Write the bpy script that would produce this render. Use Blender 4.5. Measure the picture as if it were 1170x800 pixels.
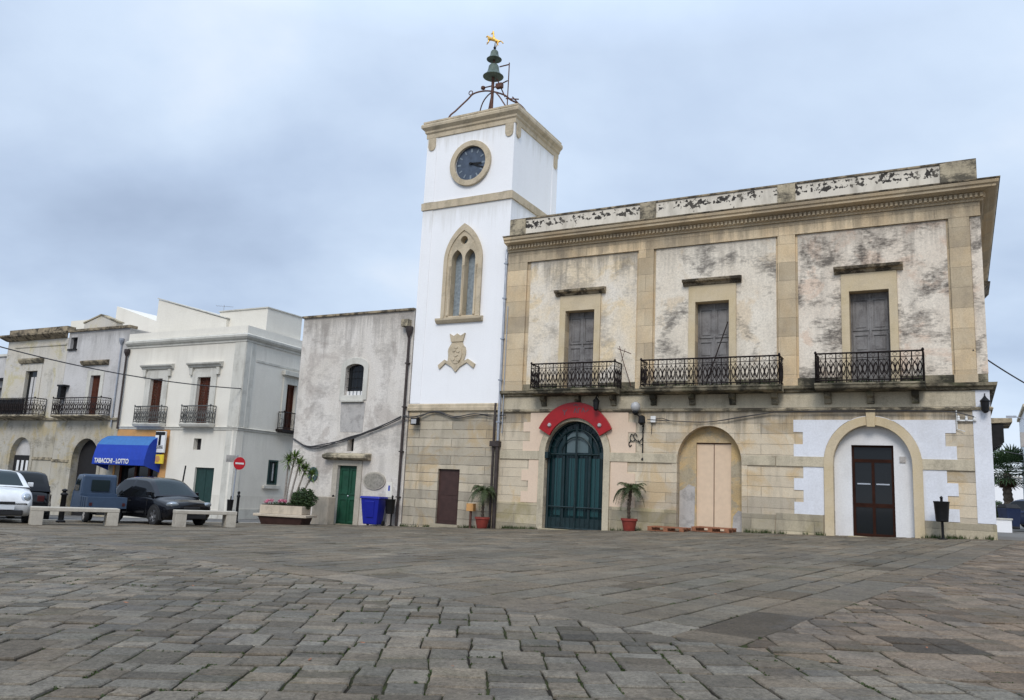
import bpy, bmesh, math, random
from mathutils import Vector, Matrix, noise
from mathutils.geometry import tessellate_polygon
random.seed(7)
PI = math.pi
for o in list(bpy.data.objects): bpy.data.objects.remove(o)
S = bpy.context.scene
COL = S.collection
# ------------------------------------------------------------------ camera
TILT, ROLL, AZ = math.radians(9.772), math.radians(2.727), math.radians(-28.913)
f_ = Vector((0, math.cos(TILT), math.sin(TILT))); u_ = Vector((0, -math.sin(TILT), math.cos(TILT))); r_ = Vector((1, 0, 0))
cr = r_*math.cos(ROLL)+u_*math.sin(ROLL); cu = -r_*math.sin(ROLL)+u_*math.cos(ROLL)
EYE = Vector((0, 0, 1.5))
cd = bpy.data.cameras.new('camera'); cam = bpy.data.objects.new('camera', cd); COL.objects.link(cam)
cam.matrix_world = Matrix(((cr.x, cu.x, -f_.x, EYE.x), (cr.y, cu.y, -f_.y, EYE.y), (cr.z, cu.z, -f_.z, EYE.z), (0, 0, 0, 1)))
cd.sensor_width = 36; cd.lens = 36*930/1170; cd.clip_end = 3000; cd.clip_start = 0.05
S.camera = cam
# ------------------------------------------------------------------ light
SUN_EL, SUN_AZ = math.radians(42), math.radians(193)     # azimuth clockwise from +Y : behind the camera, a bit left
EXPOSURE = 0.15
S.view_settings.view_transform = 'Standard'; S.view_settings.look = 'None'
S.view_settings.exposure = EXPOSURE; S.view_settings.gamma = 1
W = bpy.data.worlds.new('World'); S.world = W; W.use_nodes = True
nt = W.node_tree; nt.nodes.clear(); N = nt.nodes.new; L = nt.links.new
def _math(nt, op, a, b=None, clamp=False):
    n = nt.nodes.new('ShaderNodeMath'); n.operation = op; n.use_clamp = clamp
    for i, v in enumerate((a, b)):
        if v is None: continue
        if isinstance(v, (int, float)): n.inputs[i].default_value = v
        else: nt.links.new(v, n.inputs[i])
    return n.outputs[0]
def _mix(nt, fac, a, b, blend='MIX'):
    n = nt.nodes.new('ShaderNodeMix'); n.data_type = 'RGBA'; n.blend_type = blend
    for k, v in ((0, fac), (6, a), (7, b)):
        if isinstance(v, (int, float)): n.inputs[k].default_value = v
        elif isinstance(v, tuple): n.inputs[k].default_value = (v[0], v[1], v[2], 1)
        else: nt.links.new(v, n.inputs[k])
    return n.outputs[2]
def _ramp(nt, fac, stops, interp='LINEAR'):
    n = nt.nodes.new('ShaderNodeValToRGB'); cr_ = n.color_ramp; cr_.interpolation = interp
    while len(cr_.elements) < len(stops): cr_.elements.new(0.5)
    for e, (p, c) in zip(cr_.elements, stops):
        e.position = p; e.color = (c, c, c, 1) if isinstance(c, (int, float)) else (c[0], c[1], c[2], 1)
    nt.links.new(fac, n.inputs[0]); return n.outputs[0]
def _noise(nt, vec, scale, detail=4, rough=0.55, dist=0.0, stretch=None):
    if stretch:
        m = nt.nodes.new('ShaderNodeMapping'); m.inputs['Scale'].default_value = stretch; nt.links.new(vec, m.inputs[0]); vec = m.outputs[0]
    n = nt.nodes.new('ShaderNodeTexNoise'); n.inputs['Scale'].default_value = scale; n.inputs['Detail'].default_value = detail
    n.inputs['Roughness'].default_value = rough; n.inputs['Distortion'].default_value = dist
    nt.links.new(vec, n.inputs['Vector']); return n.outputs[0]
tc = N('ShaderNodeTexCoord'); sep = N('ShaderNodeSeparateXYZ'); L(tc.outputs['Generated'], sep.inputs[0])
zz = _math(nt, 'MAXIMUM', sep.outputs[2], 0.0)
den = _math(nt, 'ADD', zz, 0.28)
cx = _math(nt, 'DIVIDE', sep.outputs[0], den); cy = _math(nt, 'DIVIDE', sep.outputs[1], den)
cmb = N('ShaderNodeCombineXYZ'); L(cx, cmb.inputs[0]); L(cy, cmb.inputs[1]); cmb.inputs[2].default_value = 1.7
n1 = _noise(nt, cmb.outputs[0], 1.15, 8, 0.52, 0.15)
n2 = _noise(nt, cmb.outputs[0], 0.5, 3, 0.5, 0.2)
cl = _math(nt, 'ADD', _math(nt, 'MULTIPLY', n1, 0.55), _math(nt, 'MULTIPLY', n2, 0.45))
cloud = _ramp(nt, cl, [(0.36, (3.7, 4.6, 6.2)), (0.46, (4.9, 6.0, 7.8)), (0.55, (6.3, 7.5, 9.2)), (0.66, (8.6, 9.2, 10.0))])
bright = _ramp(nt, zz, [(0.0, 1.02), (0.25, 0.97), (0.5, 1.05), (0.62, 1.5), (1.0, 2.1)])
cloud2 = _mix(nt, 1.0, cloud, bright, 'MULTIPLY')
sky = N('ShaderNodeTexSky'); sky.sky_type = 'NISHITA'; sky.sun_disc = False
sky.sun_elevation = SUN_EL; sky.sun_rotation = SUN_AZ; sky.dust_density = 2.0
mixc = _mix(nt, 0.9, sky.outputs[0], cloud2)
bg = N('ShaderNodeBackground'); bg.inputs[1].default_value = 0.1; L(mixc, bg.inputs[0])
wo = N('ShaderNodeOutputWorld'); L(bg.outputs[0], wo.inputs[0])
sd = bpy.data.lights.new('sun', 'SUN'); sd.energy = 1.65; sd.angle = math.radians(22); sd.color = (1, 0.945, 0.87)
sun = bpy.data.objects.new('sun', sd); COL.objects.link(sun)
sv = Vector((math.sin(SUN_AZ)*math.cos(SUN_EL), math.cos(SUN_AZ)*math.cos(SUN_EL), math.sin(SUN_EL)))
sun.rotation_euler = sv.to_track_quat('Z', 'Y').to_euler()

# ------------------------------------------------------------------ frames
P0 = Vector((13.66683815, 23.2, 0.0))
D = Vector((math.cos(AZ), math.sin(AZ), 0)); B = Vector((-math.sin(AZ), math.cos(AZ), 0))   # B points away from the viewer
def FW(u, y, z=0.0): return P0+D*u+B*y+Vector((0, 0, z))
def interp(x, T):
    if x <= T[0][0]: return T[0][1]
    for (a, va), (b, vb) in zip(T, T[1:]):
        if x <= b: return va+(vb-va)*(x-a)/(b-a)
    return T[-1][1]
G1 = [(-80,-1.9),(-50,-1.1),(-39,-0.72),(-33,-0.42),(-24,-0.25),(-20,-0.1),(-15.8,0.09),(-12,0.26),(-8,0.5),(-3,0.64),(0,0.78),(3,.8),(30,.3),(60,-.3),(200,-1.5)]
G2 = [(-80,-.7),(-60,-.4),(-30,0.05),(-1,.2),(30,.45),(200,.2)]
def un(x, y):
    v = Vector((x, y, 0))-P0; return v.dot(D), -v.dot(B)
def ground(x, y):
    u, n = un(x, y); t = min(max(n/27, 0), 1)
    return interp(u, G1)*(1-t)+interp(u, G2)*t
ROADSIDE = lambda x, y: False
def onpix(px, depth):                       # point on the ground under pixel column px at a depth along the view axis
    x = 0; y = depth
    for _ in range(3):
        z = ground(x, y)
        k = (px-585)/930; v = Vector((x, y, z))-EYE
        dep = y*f_.y+(z-1.5)*f_.z
        y = y+(depth-dep)
        upv = (z-1.5)*u_.z+y*u_.y
        # (v.cr)/(v.f)=k ; v.cr = x cosR + upv sinR
        x = (k*depth-upv*math.sin(ROLL))/math.cos(ROLL)
    return Vector((x, y, ground(x, y)-(.13 if (ROADSIDE(x, y)) else 0)))

# ------------------------------------------------------------------ materials
def mat(name, build, rough=0.85, metallic=0.0, spec=0.3):
    m = bpy.data.materials.new(name); m.use_nodes = True; nt = m.node_tree
    b = nt.nodes['Principled BSDF']; b.inputs['Roughness'].default_value = rough; b.inputs['Metallic'].default_value = metallic
    b.inputs['Specular IOR Level'].default_value = spec
    build(nt, b); return m
def setc(nt, b, c):
    if isinstance(c, tuple): b.inputs['Base Color'].default_value = (*c, 1)
    else: nt.links.new(c, b.inputs['Base Color'])
def bump(nt, b, h, strength=0.3, dist=0.02):
    n = nt.nodes.new('ShaderNodeBump'); n.inputs['Strength'].default_value = strength; n.inputs['Distance'].default_value = dist
    nt.links.new(h, n.inputs['Height']); nt.links.new(n.outputs[0], b.inputs['Normal'])
def objc(nt): return nt.nodes.new('ShaderNodeTexCoord').outputs['Object']
def zof(nt, v):
    s = nt.nodes.new('ShaderNodeSeparateXYZ'); nt.links.new(v, s.inputs[0]); return s.outputs[2]
def plain(name, c, rough=0.6, metallic=0.0, var=0.15, scale=6, bmp=0.0, spec=0.4):
    def bd(nt, b):
        v = objc(nt); n = _noise(nt, v, scale, 4)
        k = _ramp(nt, n, [(0.3, 1-var), (0.7, 1+var)])
        setc(nt, b, _mix(nt, 1.0, c, k, 'MULTIPLY'))
        if bmp: bump(nt, b, _noise(nt, v, scale*4, 3), bmp, 0.01)
    return mat(name, bd, rough, metallic, spec)
def drip(nt, v, c, levels, amt, stain):
    """rain runs of dirt that start under a ledge at height z and fade out below it"""
    if not levels: return c
    z = zof(nt, v); s = _noise(nt, v, 3.2, 6, .7, 0.0, (1, 1, .06)); tot = None
    for zl, ln in levels:
        d = _math(nt, 'DIVIDE', _math(nt, 'SUBTRACT', zl, z), ln)
        m = _ramp(nt, d, [(0.0, 0.0), (0.01, .34), (.25, .2), (1.0, 0.0)])
        tot = m if tot is None else _math(nt, 'ADD', tot, m)
    k = _math(nt, 'MULTIPLY', _ramp(nt, _math(nt, 'ADD', s, tot), [(.60, 0.), (.80, 1.)]), _math(nt, 'MULTIPLY', _math(nt, 'GREATER_THAN', tot, .005), amt))
    return _mix(nt, k, c, stain)
def plaster(name, c1, c2, stain=(0.13, 0.12, 0.11), amount=0.5, mould=0.0, streak=0.35, scale=1.0, bmp=0.25, patch=None, thr=0.5, rough=0.9, drips=(), drip_amt=.6):
    """weathered render: two-tone wash, dark lichen blotches, rain streaks, optional ochre patch colour"""
    def bd(nt, b):
        v = objc(nt)
        n = _noise(nt, v, 0.55*scale, 6, 0.6, 0.4)
        c = _mix(nt, _ramp(nt, n, [(0.38, 0.0), (0.62, 1.0)]), c1, c2)
        if patch:
            npz = _noise(nt, v, 0.8*scale, 7, 0.68, 0.6)
            c = _mix(nt, _ramp(nt, npz, [(0.53, 0.0), (0.6, 0.75)]), c, patch)
        if mould:
            a = _noise(nt, v, 1.0*scale, 4, 0.6, 0.3); d = _noise(nt, v, 5*scale, 7, 0.75, 0, (1, 1, 2.6))
            k = _math(nt, 'ADD', _math(nt, 'MULTIPLY', a, 1.0), _math(nt, 'MULTIPLY', d, 0.55))
            c = _mix(nt, _math(nt, 'MULTIPLY', _ramp(nt, k, [(thr+0.28, 0.0), (thr+0.44, 1.0)]), mould), c, stain)
        s = _noise(nt, v, 2.2*scale, 6, 0.62, 0.0, (1, 1, 0.16))
        c = _mix(nt, _math(nt, 'MULTIPLY', _ramp(nt, s, [(0.5, 0.0), (0.74, 1.0)]), streak), c, stain)
        c = drip(nt, v, c, drips, drip_amt, stain)
        g = _noise(nt, v, 24*scale, 4, 0.7)
        c = _mix(nt, 1.0, c, _ramp(nt, g, [(0.3, 1-0.18*amount), (0.7, 1+0.14*amount)]), 'MULTIPLY')
        setc(nt, b, c)
        hh = _math(nt, 'ADD', _noise(nt, v, 14, 6, 0.7), _math(nt, 'MULTIPLY', n, 0.8)); bump(nt, b, hh, bmp, 0.03)
    return mat(name, bd, rough, 0, 0.2)
def ashlar(name, c1, c2, patch=None, bw=0.85, rh=0.335, mortar=0.012, stain=(0.12, 0.105, 0.085), streak=0.35, patch_amt=0.7, joint=(0.16, 0.14, 0.11), joint_amt=0.75, off=(0, 0, 0), drips=(), drip_amt=.6, var=(.72, 1.16)):
    def bd(nt, b):
        v = objc(nt); m = nt.nodes.new('ShaderNodeMapping'); m.inputs['Location'].default_value = off; nt.links.new(v, m.inputs[0])
        s = nt.nodes.new('ShaderNodeSeparateXYZ'); nt.links.new(m.outputs[0], s.inputs[0])
        cb = nt.nodes.new('ShaderNodeCombineXYZ'); nt.links.new(_math(nt, 'ADD', s.outputs[0], s.outputs[1]), cb.inputs[0]); nt.links.new(s.outputs[2], cb.inputs[1])
        wv = nt.nodes.new('ShaderNodeVectorMath'); wv.operation = 'ADD'
        nz = nt.nodes.new('ShaderNodeTexNoise'); nz.inputs['Scale'].default_value = 3.0; nt.links.new(v, nz.inputs['Vector'])
        sc = nt.nodes.new('ShaderNodeVectorMath'); sc.operation = 'SCALE'; sc.inputs['Scale'].default_value = 0.02; nt.links.new(nz.outputs[1], sc.inputs[0])
        nt.links.new(cb.outputs[0], wv.inputs[0]); nt.links.new(sc.outputs[0], wv.inputs[1])
        br = nt.nodes.new('ShaderNodeTexBrick'); nt.links.new(wv.outputs[0], br.inputs['Vector'])
        br.inputs['Scale'].default_value = 1; br.inputs['Brick Width'].default_value = bw; br.inputs['Row Height'].default_value = rh
        br.inputs['Mortar Size'].default_value = mortar; br.inputs['Mortar Smooth'].default_value = 0.4
        br.inputs['Color1'].default_value = (var[0], var[0], var[0], 1); br.inputs['Color2'].default_value = (var[1], var[1]*.975, var[1]*.93, 1); br.inputs['Mortar'].default_value = (0.95, 0.95, 0.95, 1)
        n = _noise(nt, v, 0.7, 6, 0.6, 0.5)
        c = _mix(nt, _ramp(nt, n, [(0.38, 0.0), (0.62, 1.0)]), c1, c2)
        if patch:
            pz = _noise(nt, v, 0.75, 6, 0.65, 0.8)
            c = _mix(nt, _math(nt, 'MULTIPLY', _ramp(nt, pz, [(0.5, 0.0), (0.62, 1.0)]), patch_amt), c, patch)
        c = _mix(nt, 1.0, c, br.outputs[0], 'MULTIPLY')
        st = _noise(nt, v, 2.0, 6, 0.65, 0.0, (1, 1, 0.2))
        c = _mix(nt, _math(nt, 'MULTIPLY', _ramp(nt, st, [(0.5, 0.0), (0.75, 1.0)]), streak), c, stain)
        jn = _ramp(nt, _noise(nt, v, 3.0, 4), [(0.35, 0.25), (0.6, 1.0)])
        c = _mix(nt, _math(nt, 'MULTIPLY', _math(nt, 'MULTIPLY', br.outputs[1], joint_amt), jn), c, joint)
        c = drip(nt, v, c, drips, drip_amt, stain)
        g = _noise(nt, v, 26, 5, 0.75)
        c = _mix(nt, 1.0, c, _ramp(nt, g, [(0.28, 0.82), (0.72, 1.15)]), 'MULTIPLY')
        setc(nt, b, c)
        h = _math(nt, 'SUBTRACT', _math(nt, 'MULTIPLY', g, 0.5), _math(nt, 'MULTIPLY', br.outputs[1], 1.0)); bump(nt, b, h, 0.8, 0.03)
    return mat(name, bd, 0.92, 0, 0.2)
M = {}
M['stone'] = ashlar('tufa_stone', (.60, .465, .30), (.64, .53, .375), (.49, .40, .29), bw=2.3, rh=0.62, mortar=0.005, streak=.22, joint_amt=.35, var=(.7, 1.14), drips=((10.66, .8),), drip_amt=.5)
M['stone_dark'] = plaster('weathered_moulding', (.40, .34, .24), (.48, .41, .29), (.06, .055, .045), 1, 0.85, 0.6, 1.6, 0.5, thr=.44)
M['stone_light'] = plaster('frieze_stone', (.56, .49, .36), (.5, .44, .33), (.14, .12, .09), 1, 0.3, 0.38, 1.3, 0.3)
M['ledge'] = plaster('mossy_ledge', (.20, .175, .125), (.33, .285, .2), (.035, .033, .026), 1, 0.9, 0.6, 1.4, 0.5, patch=(.13, .13, .07), thr=.40)
M['hood'] = plaster('lichen_hood', (.24, .195, .14), (.38, .31, .21), (.045, .038, .03), 1, 0.9, 0.35, 3, 0.6, thr=.43)
M['surround'] = plaster('ochre_surround', (.57, .46, .29), (.6, .5, .35), (.2, .16, .1), 0.6, 0.15, 0.15, 1.5, 0.15)
M['plaster_up'] = plaster('mouldy_plaster', (.78, .71, .60), (.71, .63, .515), (.14, .125, .11), 1, 0.85, 0.28, 0.8, 0.4, patch=(.66, .54, .39), thr=.51, drips=((10.2, 1.2),), drip_amt=.32)
M['plaster_up2'] = plaster('mouldy_plaster_grey', (.77, .69, .58), (.69, .60, .495), (.11, .095, .082), 1, 0.9, 0.3, 0.9, 0.4, patch=(.68, .52, .40), thr=.485, drips=((10.2, 1.4),), drip_amt=.35)
M['plaster_up3'] = plaster('yellowed_plaster', (.74, .62, .45), (.74, .68, .59), (.15, .14, .13), 1, 0.5, 0.2, 0.8, 0.35, patch=(.72, .57, .36), thr=.5, drips=((10.2, 1.2),))
M['ashlar'] = ashlar('ashlar_wall', (.54, .465, .36), (.62, .545, .43), (.54, .40, .23), bw=2.1, mortar=.008, joint_amt=.5, patch_amt=.7, var=(.78, 1.14), drips=((4.42, 1.0),), drip_amt=.55)
M['ashlar_base'] = ashlar('ashlar_dado', (.42, .37, .28), (.5, .44, .32), (.36, .31, .17), streak=.5, bw=1.9, mortar=.006, joint_amt=.4)
M['ashlar_tower'] = ashlar('tower_base_ashlar', (.45, .40, .315), (.54, .48, .385), (.50, .36, .19), bw=3.1, rh=0.34, mortar=.014, patch_amt=.6, streak=.5, joint_amt=.9)
M['pink'] = plaster('salmon_plaster', (.69, .53, .4), (.71, .56, .43), (.4, .33, .27), 0.4, 0.05, 0.12, 1, 0.1)
M['white'] = plaster('white_limewash', (.73, .745, .79), (.68, .69, .73), (.4, .38, .34), 0.5, 0.12, 0.18, 1, 0.15)
M['white_recess'] = plaster('white_recess', (.74, .74, .74), (.7, .69, .69), (.38, .35, .3), 0.4, 0.1, 0.12, 1, 0.1)
M['tower_white'] = plaster('tower_limewash', (.87, .87, .88), (.85, .85, .86), (.55, .53, .48), 0.2, 0, 0.08, 1, 0.12, drips=((12.94, 1.3), (16.16, .9)), drip_amt=.4)
M['tower_stone'] = plaster('tower_trim', (.53, .44, .31), (.58, .49, .36), (.16, .14, .1), 0.8, 0.35, 0.35, 1.6, 0.3)
M['yellow_stone'] = plaster('ochre_recess', (.58, .40, .17), (.52, .40, .24), (.18, .15, .1), 1, 0.3, 0.3, 1.2, 0.3, patch=(.36, .33, .26))
M['cementpatch'] = plaster('bare_cement', (.42, .40, .38), (.5, .47, .44), (.2, .19, .18), 1, 0.5, 0.2, 3, 0.5)
M['frame_dark'] = plain('dark_door_frame', (.032, .0115, .007), .7, 0, .3, spec=.1)
M['beige_door'] = plain('beige_painted_board', (.68, .52, .37), 0.6, var=.05)
M['grey_wall'] = plaster('grey_plaster', (.62, .57, .505), (.70, .655, .60), (.25, .225, .2), 1, 0.45, 0.45, 0.8, 0.4, patch=(.48, .43, .385), thr=.49, drips=((8.66, 2.2),))
M['corner_white'] = plaster('offwhite_wall', (.76, .72, .635), (.72, .68, .6), (.48, .44, .37), 0.5, 0.06, 0.12, 1, 0.12, drips=((8.25, 1.3), (3.78, 1.2), (.6, 1.2)), drip_amt=.25)
M['corner_trim'] = plaster('offwhite_trim', (.62, .6, .54), (.56, .54, .48), (.22, .2, .17), 0.6, 0.25, 0.35, 1.5, 0.2)
M['yellowed'] = plaster('yellowed_house', (.58, .53, .44), (.57, .54, .49), (.18, .165, .13), 1, 0.5, 0.35, 0.8, 0.4, patch=(.52, .46, .27), thr=.54)
M['lavender'] = plaster('pale_house', (.58, .56, .545), (.52, .50, .48), (.25, .24, .23), 0.8, 0.35, 0.35, 0.8, 0.3, thr=.50, drips=((9.4, 1.4),))
M['oldstone'] = plaster('old_ground_floor', (.42, .38, .3), (.48, .45, .39), (.14, .13, .1), 1, 0.55, 0.45, 0.9, 0.4, patch=(.45, .37, .22), thr=.52)
M['iron'] = plain('wrought_iron', (.022, .016, .015), 0.6, 0.6, .4, 12, .2)
M['iron_black'] = plain('black_iron', (.015, .015, .016), 0.5, 0.5, .3)
M['rust'] = plain('rusty_iron', (.12, .06, .045), 0.7, 0.4, .4, 14)
M['shutter'] = plaster('grey_wood', (.185, .178, .175), (.25, .24, .235), (.06, .05, .05), 1, 0.4, 0.55, 3, 0.3)
M['brown_door'] = plain('brown_steel_door', (.05, .024, .02), 0.55, 0, .2)
M['brown_wood'] = plain('brown_wood', (.075, .022, .011), 0.6, 0, .3, spec=.2)
M['green_door'] = plain('green_painted_wood', (.01, .065, .035), 0.5, 0, .3, 3, .1)
M['darkgreen'] = plain('dark_green_shutter', (.012, .04, .034), 0.5, 0, .2)
M['teal'] = plain('teal_gate_paint', (.010, .026, .03), 0.5, 0.1, .3, 4)
M['black'] = plain('black_void', (.012, .011, .012), 0.8, 0, .2)
M['red'] = plain('red_sign', (.33, .009, .012), 0.35, 0, .12, 3)
M['letter_grey'] = plain('faded_lettering', (.12, .06, .07), 0.5)
M['bluebin'] = plain('blue_plastic', (.01, .018, .27), 0.4, 0, .08)
M['awning'] = plain('blue_awning', (.01, .045, .36), 0.7, 0, .1)
M['awning_pale'] = plain('pale_blue_awning', (.04, .15, .38), 0.7, 0, .1)  # paler blue used on the awning top only
M['orange'] = plaster('orange_band', (.55, .28, .1), (.6, .34, .14), (.3, .2, .1), .5, .2, .3)
M['signwhite'] = plain('white_sign', (.75, .75, .74), 0.4, var=.05)
M['signyellow'] = plain('yellow_sign', (.8, .6, .05), 0.4, var=.05)
M['signred'] = plain('red_road_sign', (.55, .02, .03), 0.4, var=.05)
M['steel'] = plain('galvanised_pipe', (.36, .38, .42), 0.5, 0.5, .15)
M['railgrey'] = plain('grey_green_railing', (.1, .1, .095), 0.6, .3, .2)
M['darkpipe'] = plain('dark_downpipe', (.05, .038, .035), 0.6, 0.2, .3)
M['cable'] = plain('black_cable', (.05, .048, .05), 0.7)
M['bench'] = plaster('bench_stone', (.42, .38, .32), (.48, .44, .37), (.2, .17, .13), 1, 0.3, 0.3, 3, 0.3)
M['planter'] = plaster('planter_stone', (.52, .44, .34), (.56, .48, .38), (.2, .17, .13), 1, 0.3, 0.3, 3, 0.3)
M['terracotta'] = plain('terracotta', (.24, .04, .028), 0.7, 0, .25, 8, .1)
M['pallet'] = plain('pallet_wood', (.27, .11, .055), 0.8, 0, .35, 9, .2)
M['soil'] = plain('soil', (.03, .02, .014), 0.95, 0, .4, 20, .5)
M['bronze'] = plaster('bronze_patina', (.10, .13, .11), (.13, .17, .145), (.02, .025, .02), .6, .4, .4, 5, .1, rough=.5)
M['gold'] = plain('gilded_metal', (.75, .43, .1), 0.35, .8, .2)
M['clockface'] = plain('clock_face', (.065, .085, .12), 0.3, 0, .25, 5)
M['clockmark'] = plain('clock_numeral', (.2, .24, .28), 0.4)
M['leadglass'] = plain('leaded_glass', (.24, .28, .31), 0.25, 0, .3, 8, .1, .6)
M['asphalt'] = plain('asphalt', (.12, .115, .108), 0.9, 0, .25, 3, .4)
M['tyre'] = plain('tyre_rubber', (.018, .018, .019), 0.85)
M['chrome'] = plain('bright_metal', (.6, .6, .62), 0.25, 0.9, .05)
M['plate'] = plain('number_plate', (.62, .64, .66), 0.4, var=.03)
M['lens'] = plain('headlamp_lens', (.28, .31, .34), 0.08, 0.4, .1, 20, 0, .8)
M['taillens'] = plain('red_lens', (.045, .005, .005), 0.3)
M['trunk'] = plaster('palm_trunk', (.13, .1, .075), (.2, .16, .12), (.05, .04, .03), 1, .5, .2, 6, .8)
M['pottrunk'] = plain('dark_fibrous_trunk', (.06, .045, .032), .9, 0, .4, 25, .6)
M['treestem'] = plain('grey_stem', (.26, .23, .2), .85, 0, .3, 20, .4)
M['terr_tile'] = plain('plaque_stone', (.27, .25, .21), .8, 0, .3, 10, .3)
M['slate'] = plain('enamel_plaque', (.05, .09, .09), .4, 0, .2)
def glassm(name, tint, rough=0.06):
    def bd(nt, b): setc(nt, b, tint); b.inputs['IOR'].default_value = 1.45
    return mat(name, bd, rough, 0, 0.35)
M['glass'] = glassm('dark_window_glass', (.012, .014, .016)); M['carglass'] = glassm('car_glass', (.012, .022, .025), .05)
M['sideglass'] = mat('dark_side_glass', lambda nt, b: setc(nt, b, (.006, .007, .008)), .03, 0, .35); M['tealglass'] = glassm('teal_door_glass', (.006, .022, .026), .1)
M['panelit'] = glassm('teal_curtained_pane', (.018, .06, .066), .15); M['litglass'] = glassm('curtained_glass', (.10, .14, .15), .15)
M['globe'] = glassm('frosted_globe', (.42, .42, .42), .2)
def paint(name, c, rough=.12):
    def bd(nt, b):
        n = _noise(nt, objc(nt), 5, 5, .65); setc(nt, b, _mix(nt, 1.0, c, _ramp(nt, n, [(.3, .88), (.7, 1.08)]), 'MULTIPLY')); b.inputs['Coat Weight'].default_value = .0; b.inputs['Coat Roughness'].default_value = .03; b.inputs['Specular IOR Level'].default_value = .4
        nt.links.new(_ramp(nt, n, [(.3, rough*.6), (.75, rough*.6+.08)]), b.inputs['Roughness'])
    return mat(name, bd, rough, 0, .5)
M['paint_white'] = paint('white_car_paint', (.68, .69, .7)); M['paint_black'] = paint('black_car_paint', (.006, .0065, .009))
M['paint_blue'] = paint('blue_van_paint', (.035, .06, .105), .5); M['paint_navy'] = paint('navy_car_paint', (.02, .03, .07))
def leafm(name, c1, c2, sc=3):
    def bd(nt, b):
        n = _noise(nt, objc(nt), sc, 5, .7); setc(nt, b, _mix(nt, _ramp(nt, n, [(.35, 0.), (.65, 1.)]), c1, c2))
        b.inputs['Subsurface Weight'].default_value = 0
    return mat(name, bd, .55, 0, .35)
M['frond'] = leafm('palm_leaf', (.025, .042, .014), (.07, .095, .032)); M['fan'] = leafm('fan_leaf', (.035, .07, .03), (.075, .12, .045))
M['yucca'] = leafm('yucca_leaf', (.07, .13, .03), (.2, .28, .07)); M['bush'] = leafm('shrub_leaf', (.012, .03, .01), (.045, .075, .02), 5)
M['deadleaf'] = leafm('dead_leaf', (.08, .05, .025), (.13, .08, .04)); M['petal'] = plain('pink_petal', (.6, .16, .25), .6)
M['moss'] = leafm('moss_weed', (.03, .045, .012), (.055, .08, .022), 9)
# parapet: render flaking to black
def _par(nt, b):
    v = objc(nt); n = _noise(nt, v, .6, 5, .6, .4); c = _mix(nt, _ramp(nt, n, [(.4, 0.), (.6, 1.)]), (.70, .64, .54), (.60, .55, .47))
    z = zof(nt, v); zr = _ramp(nt, _math(nt, 'MULTIPLY', _math(nt, 'SUBTRACT', z, 11.2), 1.25, True), [(0.0, .03), (.4, .08), (.6, .25), (.82, .25), (1., .02)])
    a = _noise(nt, v, 7.0, 5, .58, .1); d = _noise(nt, v, 1.1, 3, .6)
    k = _math(nt, 'ADD', _math(nt, 'ADD', _math(nt, 'MULTIPLY', a, .9), zr), _math(nt, 'MULTIPLY', d, .5))
    c = _mix(nt, _ramp(nt, k, [(.945, 0.), (.975, 1.)]), c, (.05, .045, .04))
    c = _mix(nt, _math(nt, 'MULTIPLY', _ramp(nt, _noise(nt, v, 2.5, 5, .6, 0, (1, 1, .3)), [(.5, 0.), (.7, 1.)]), .5), c, (.28, .25, .2))
    setc(nt, b, c); bump(nt, b, k, -.4, .03)
M['parapet'] = mat('flaking_parapet', _par, .9, 0, .2)
# paving
def _pav(nt, b):
    at = nt.nodes.new('ShaderNodeAttribute'); at.attribute_name = 'tone'
    v = objc(nt); n = _noise(nt, v, .55, 5, .6, .3); n2 = _noise(nt, v, 5, 6, .7); n3 = _noise(nt, v, 34, 6, .85)
    c = _mix(nt, _ramp(nt, n, [(.35, 0.), (.65, 1.)]), (.1, .09, .074), (.147, .128, .102))
    c = _mix(nt, 1., c, at.outputs[0], 'MULTIPLY')
    c = _mix(nt, _math(nt, 'MULTIPLY', _ramp(nt, n2, [(.48, 0.), (.72, 1.)]), .55), c, (.062, .055, .048))
    c = _mix(nt, _math(nt, 'MULTIPLY', _ramp(nt, _noise(nt, v, .9, 5, .6, .3), [(.56, 0.), (.68, 1.)]), .5), c, (.07, .064, .058))
    c = _mix(nt, _math(nt, 'MULTIPLY', _ramp(nt, _noise(nt, v, 1.1, 5, .6, .5), [(.56, 0.), (.7, 1.)]), .45), c, (.085, .08, .05))
    c = _mix(nt, 1., c, _ramp(nt, n3, [(.36, .55), (.64, 1.42)]), 'MULTIPLY')
    setc(nt, b, c)
    damp = _ramp(nt, _noise(nt, v, .9, 5, .6, .3), [(.54, 0.), (.66, 1.)])
    nt.links.new(_math(nt, 'SUBTRACT', _ramp(nt, n2, [(.3, .62), (.7, .9)]), _math(nt, 'MULTIPLY', damp, .25)), b.inputs['Roughness'])
    bump(nt, b, _math(nt, 'ADD', _math(nt, 'MULTIPLY', n3, .6), n2), .8, .022)
M['paving'] = mat('worn_limestone_paving', _pav, .8, 0, .14)
def _joint(nt, b):
    v = objc(nt); n = _noise(nt, v, 2.2, 5, .7)
    setc(nt, b, _mix(nt, _ramp(nt, n, [(.44, 0.), (.58, 1.)]), (.02, .016, .012), (.034, .04, .014))); bump(nt, b, _noise(nt, v, 50, 4), .8, .01)
M['joint'] = mat('mossy_joint_soil', _joint, .95, 0, .1)
def _far(nt, b):
    v = objc(nt); n = _noise(nt, v, .5, 5); setc(nt, b, _mix(nt, n, (.12, .11, .1), (.19, .18, .16))); bump(nt, b, _noise(nt, v, 8, 5), .4, .02)
M['far'] = mat('far_ground', _far, .9, 0, .2)

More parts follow.
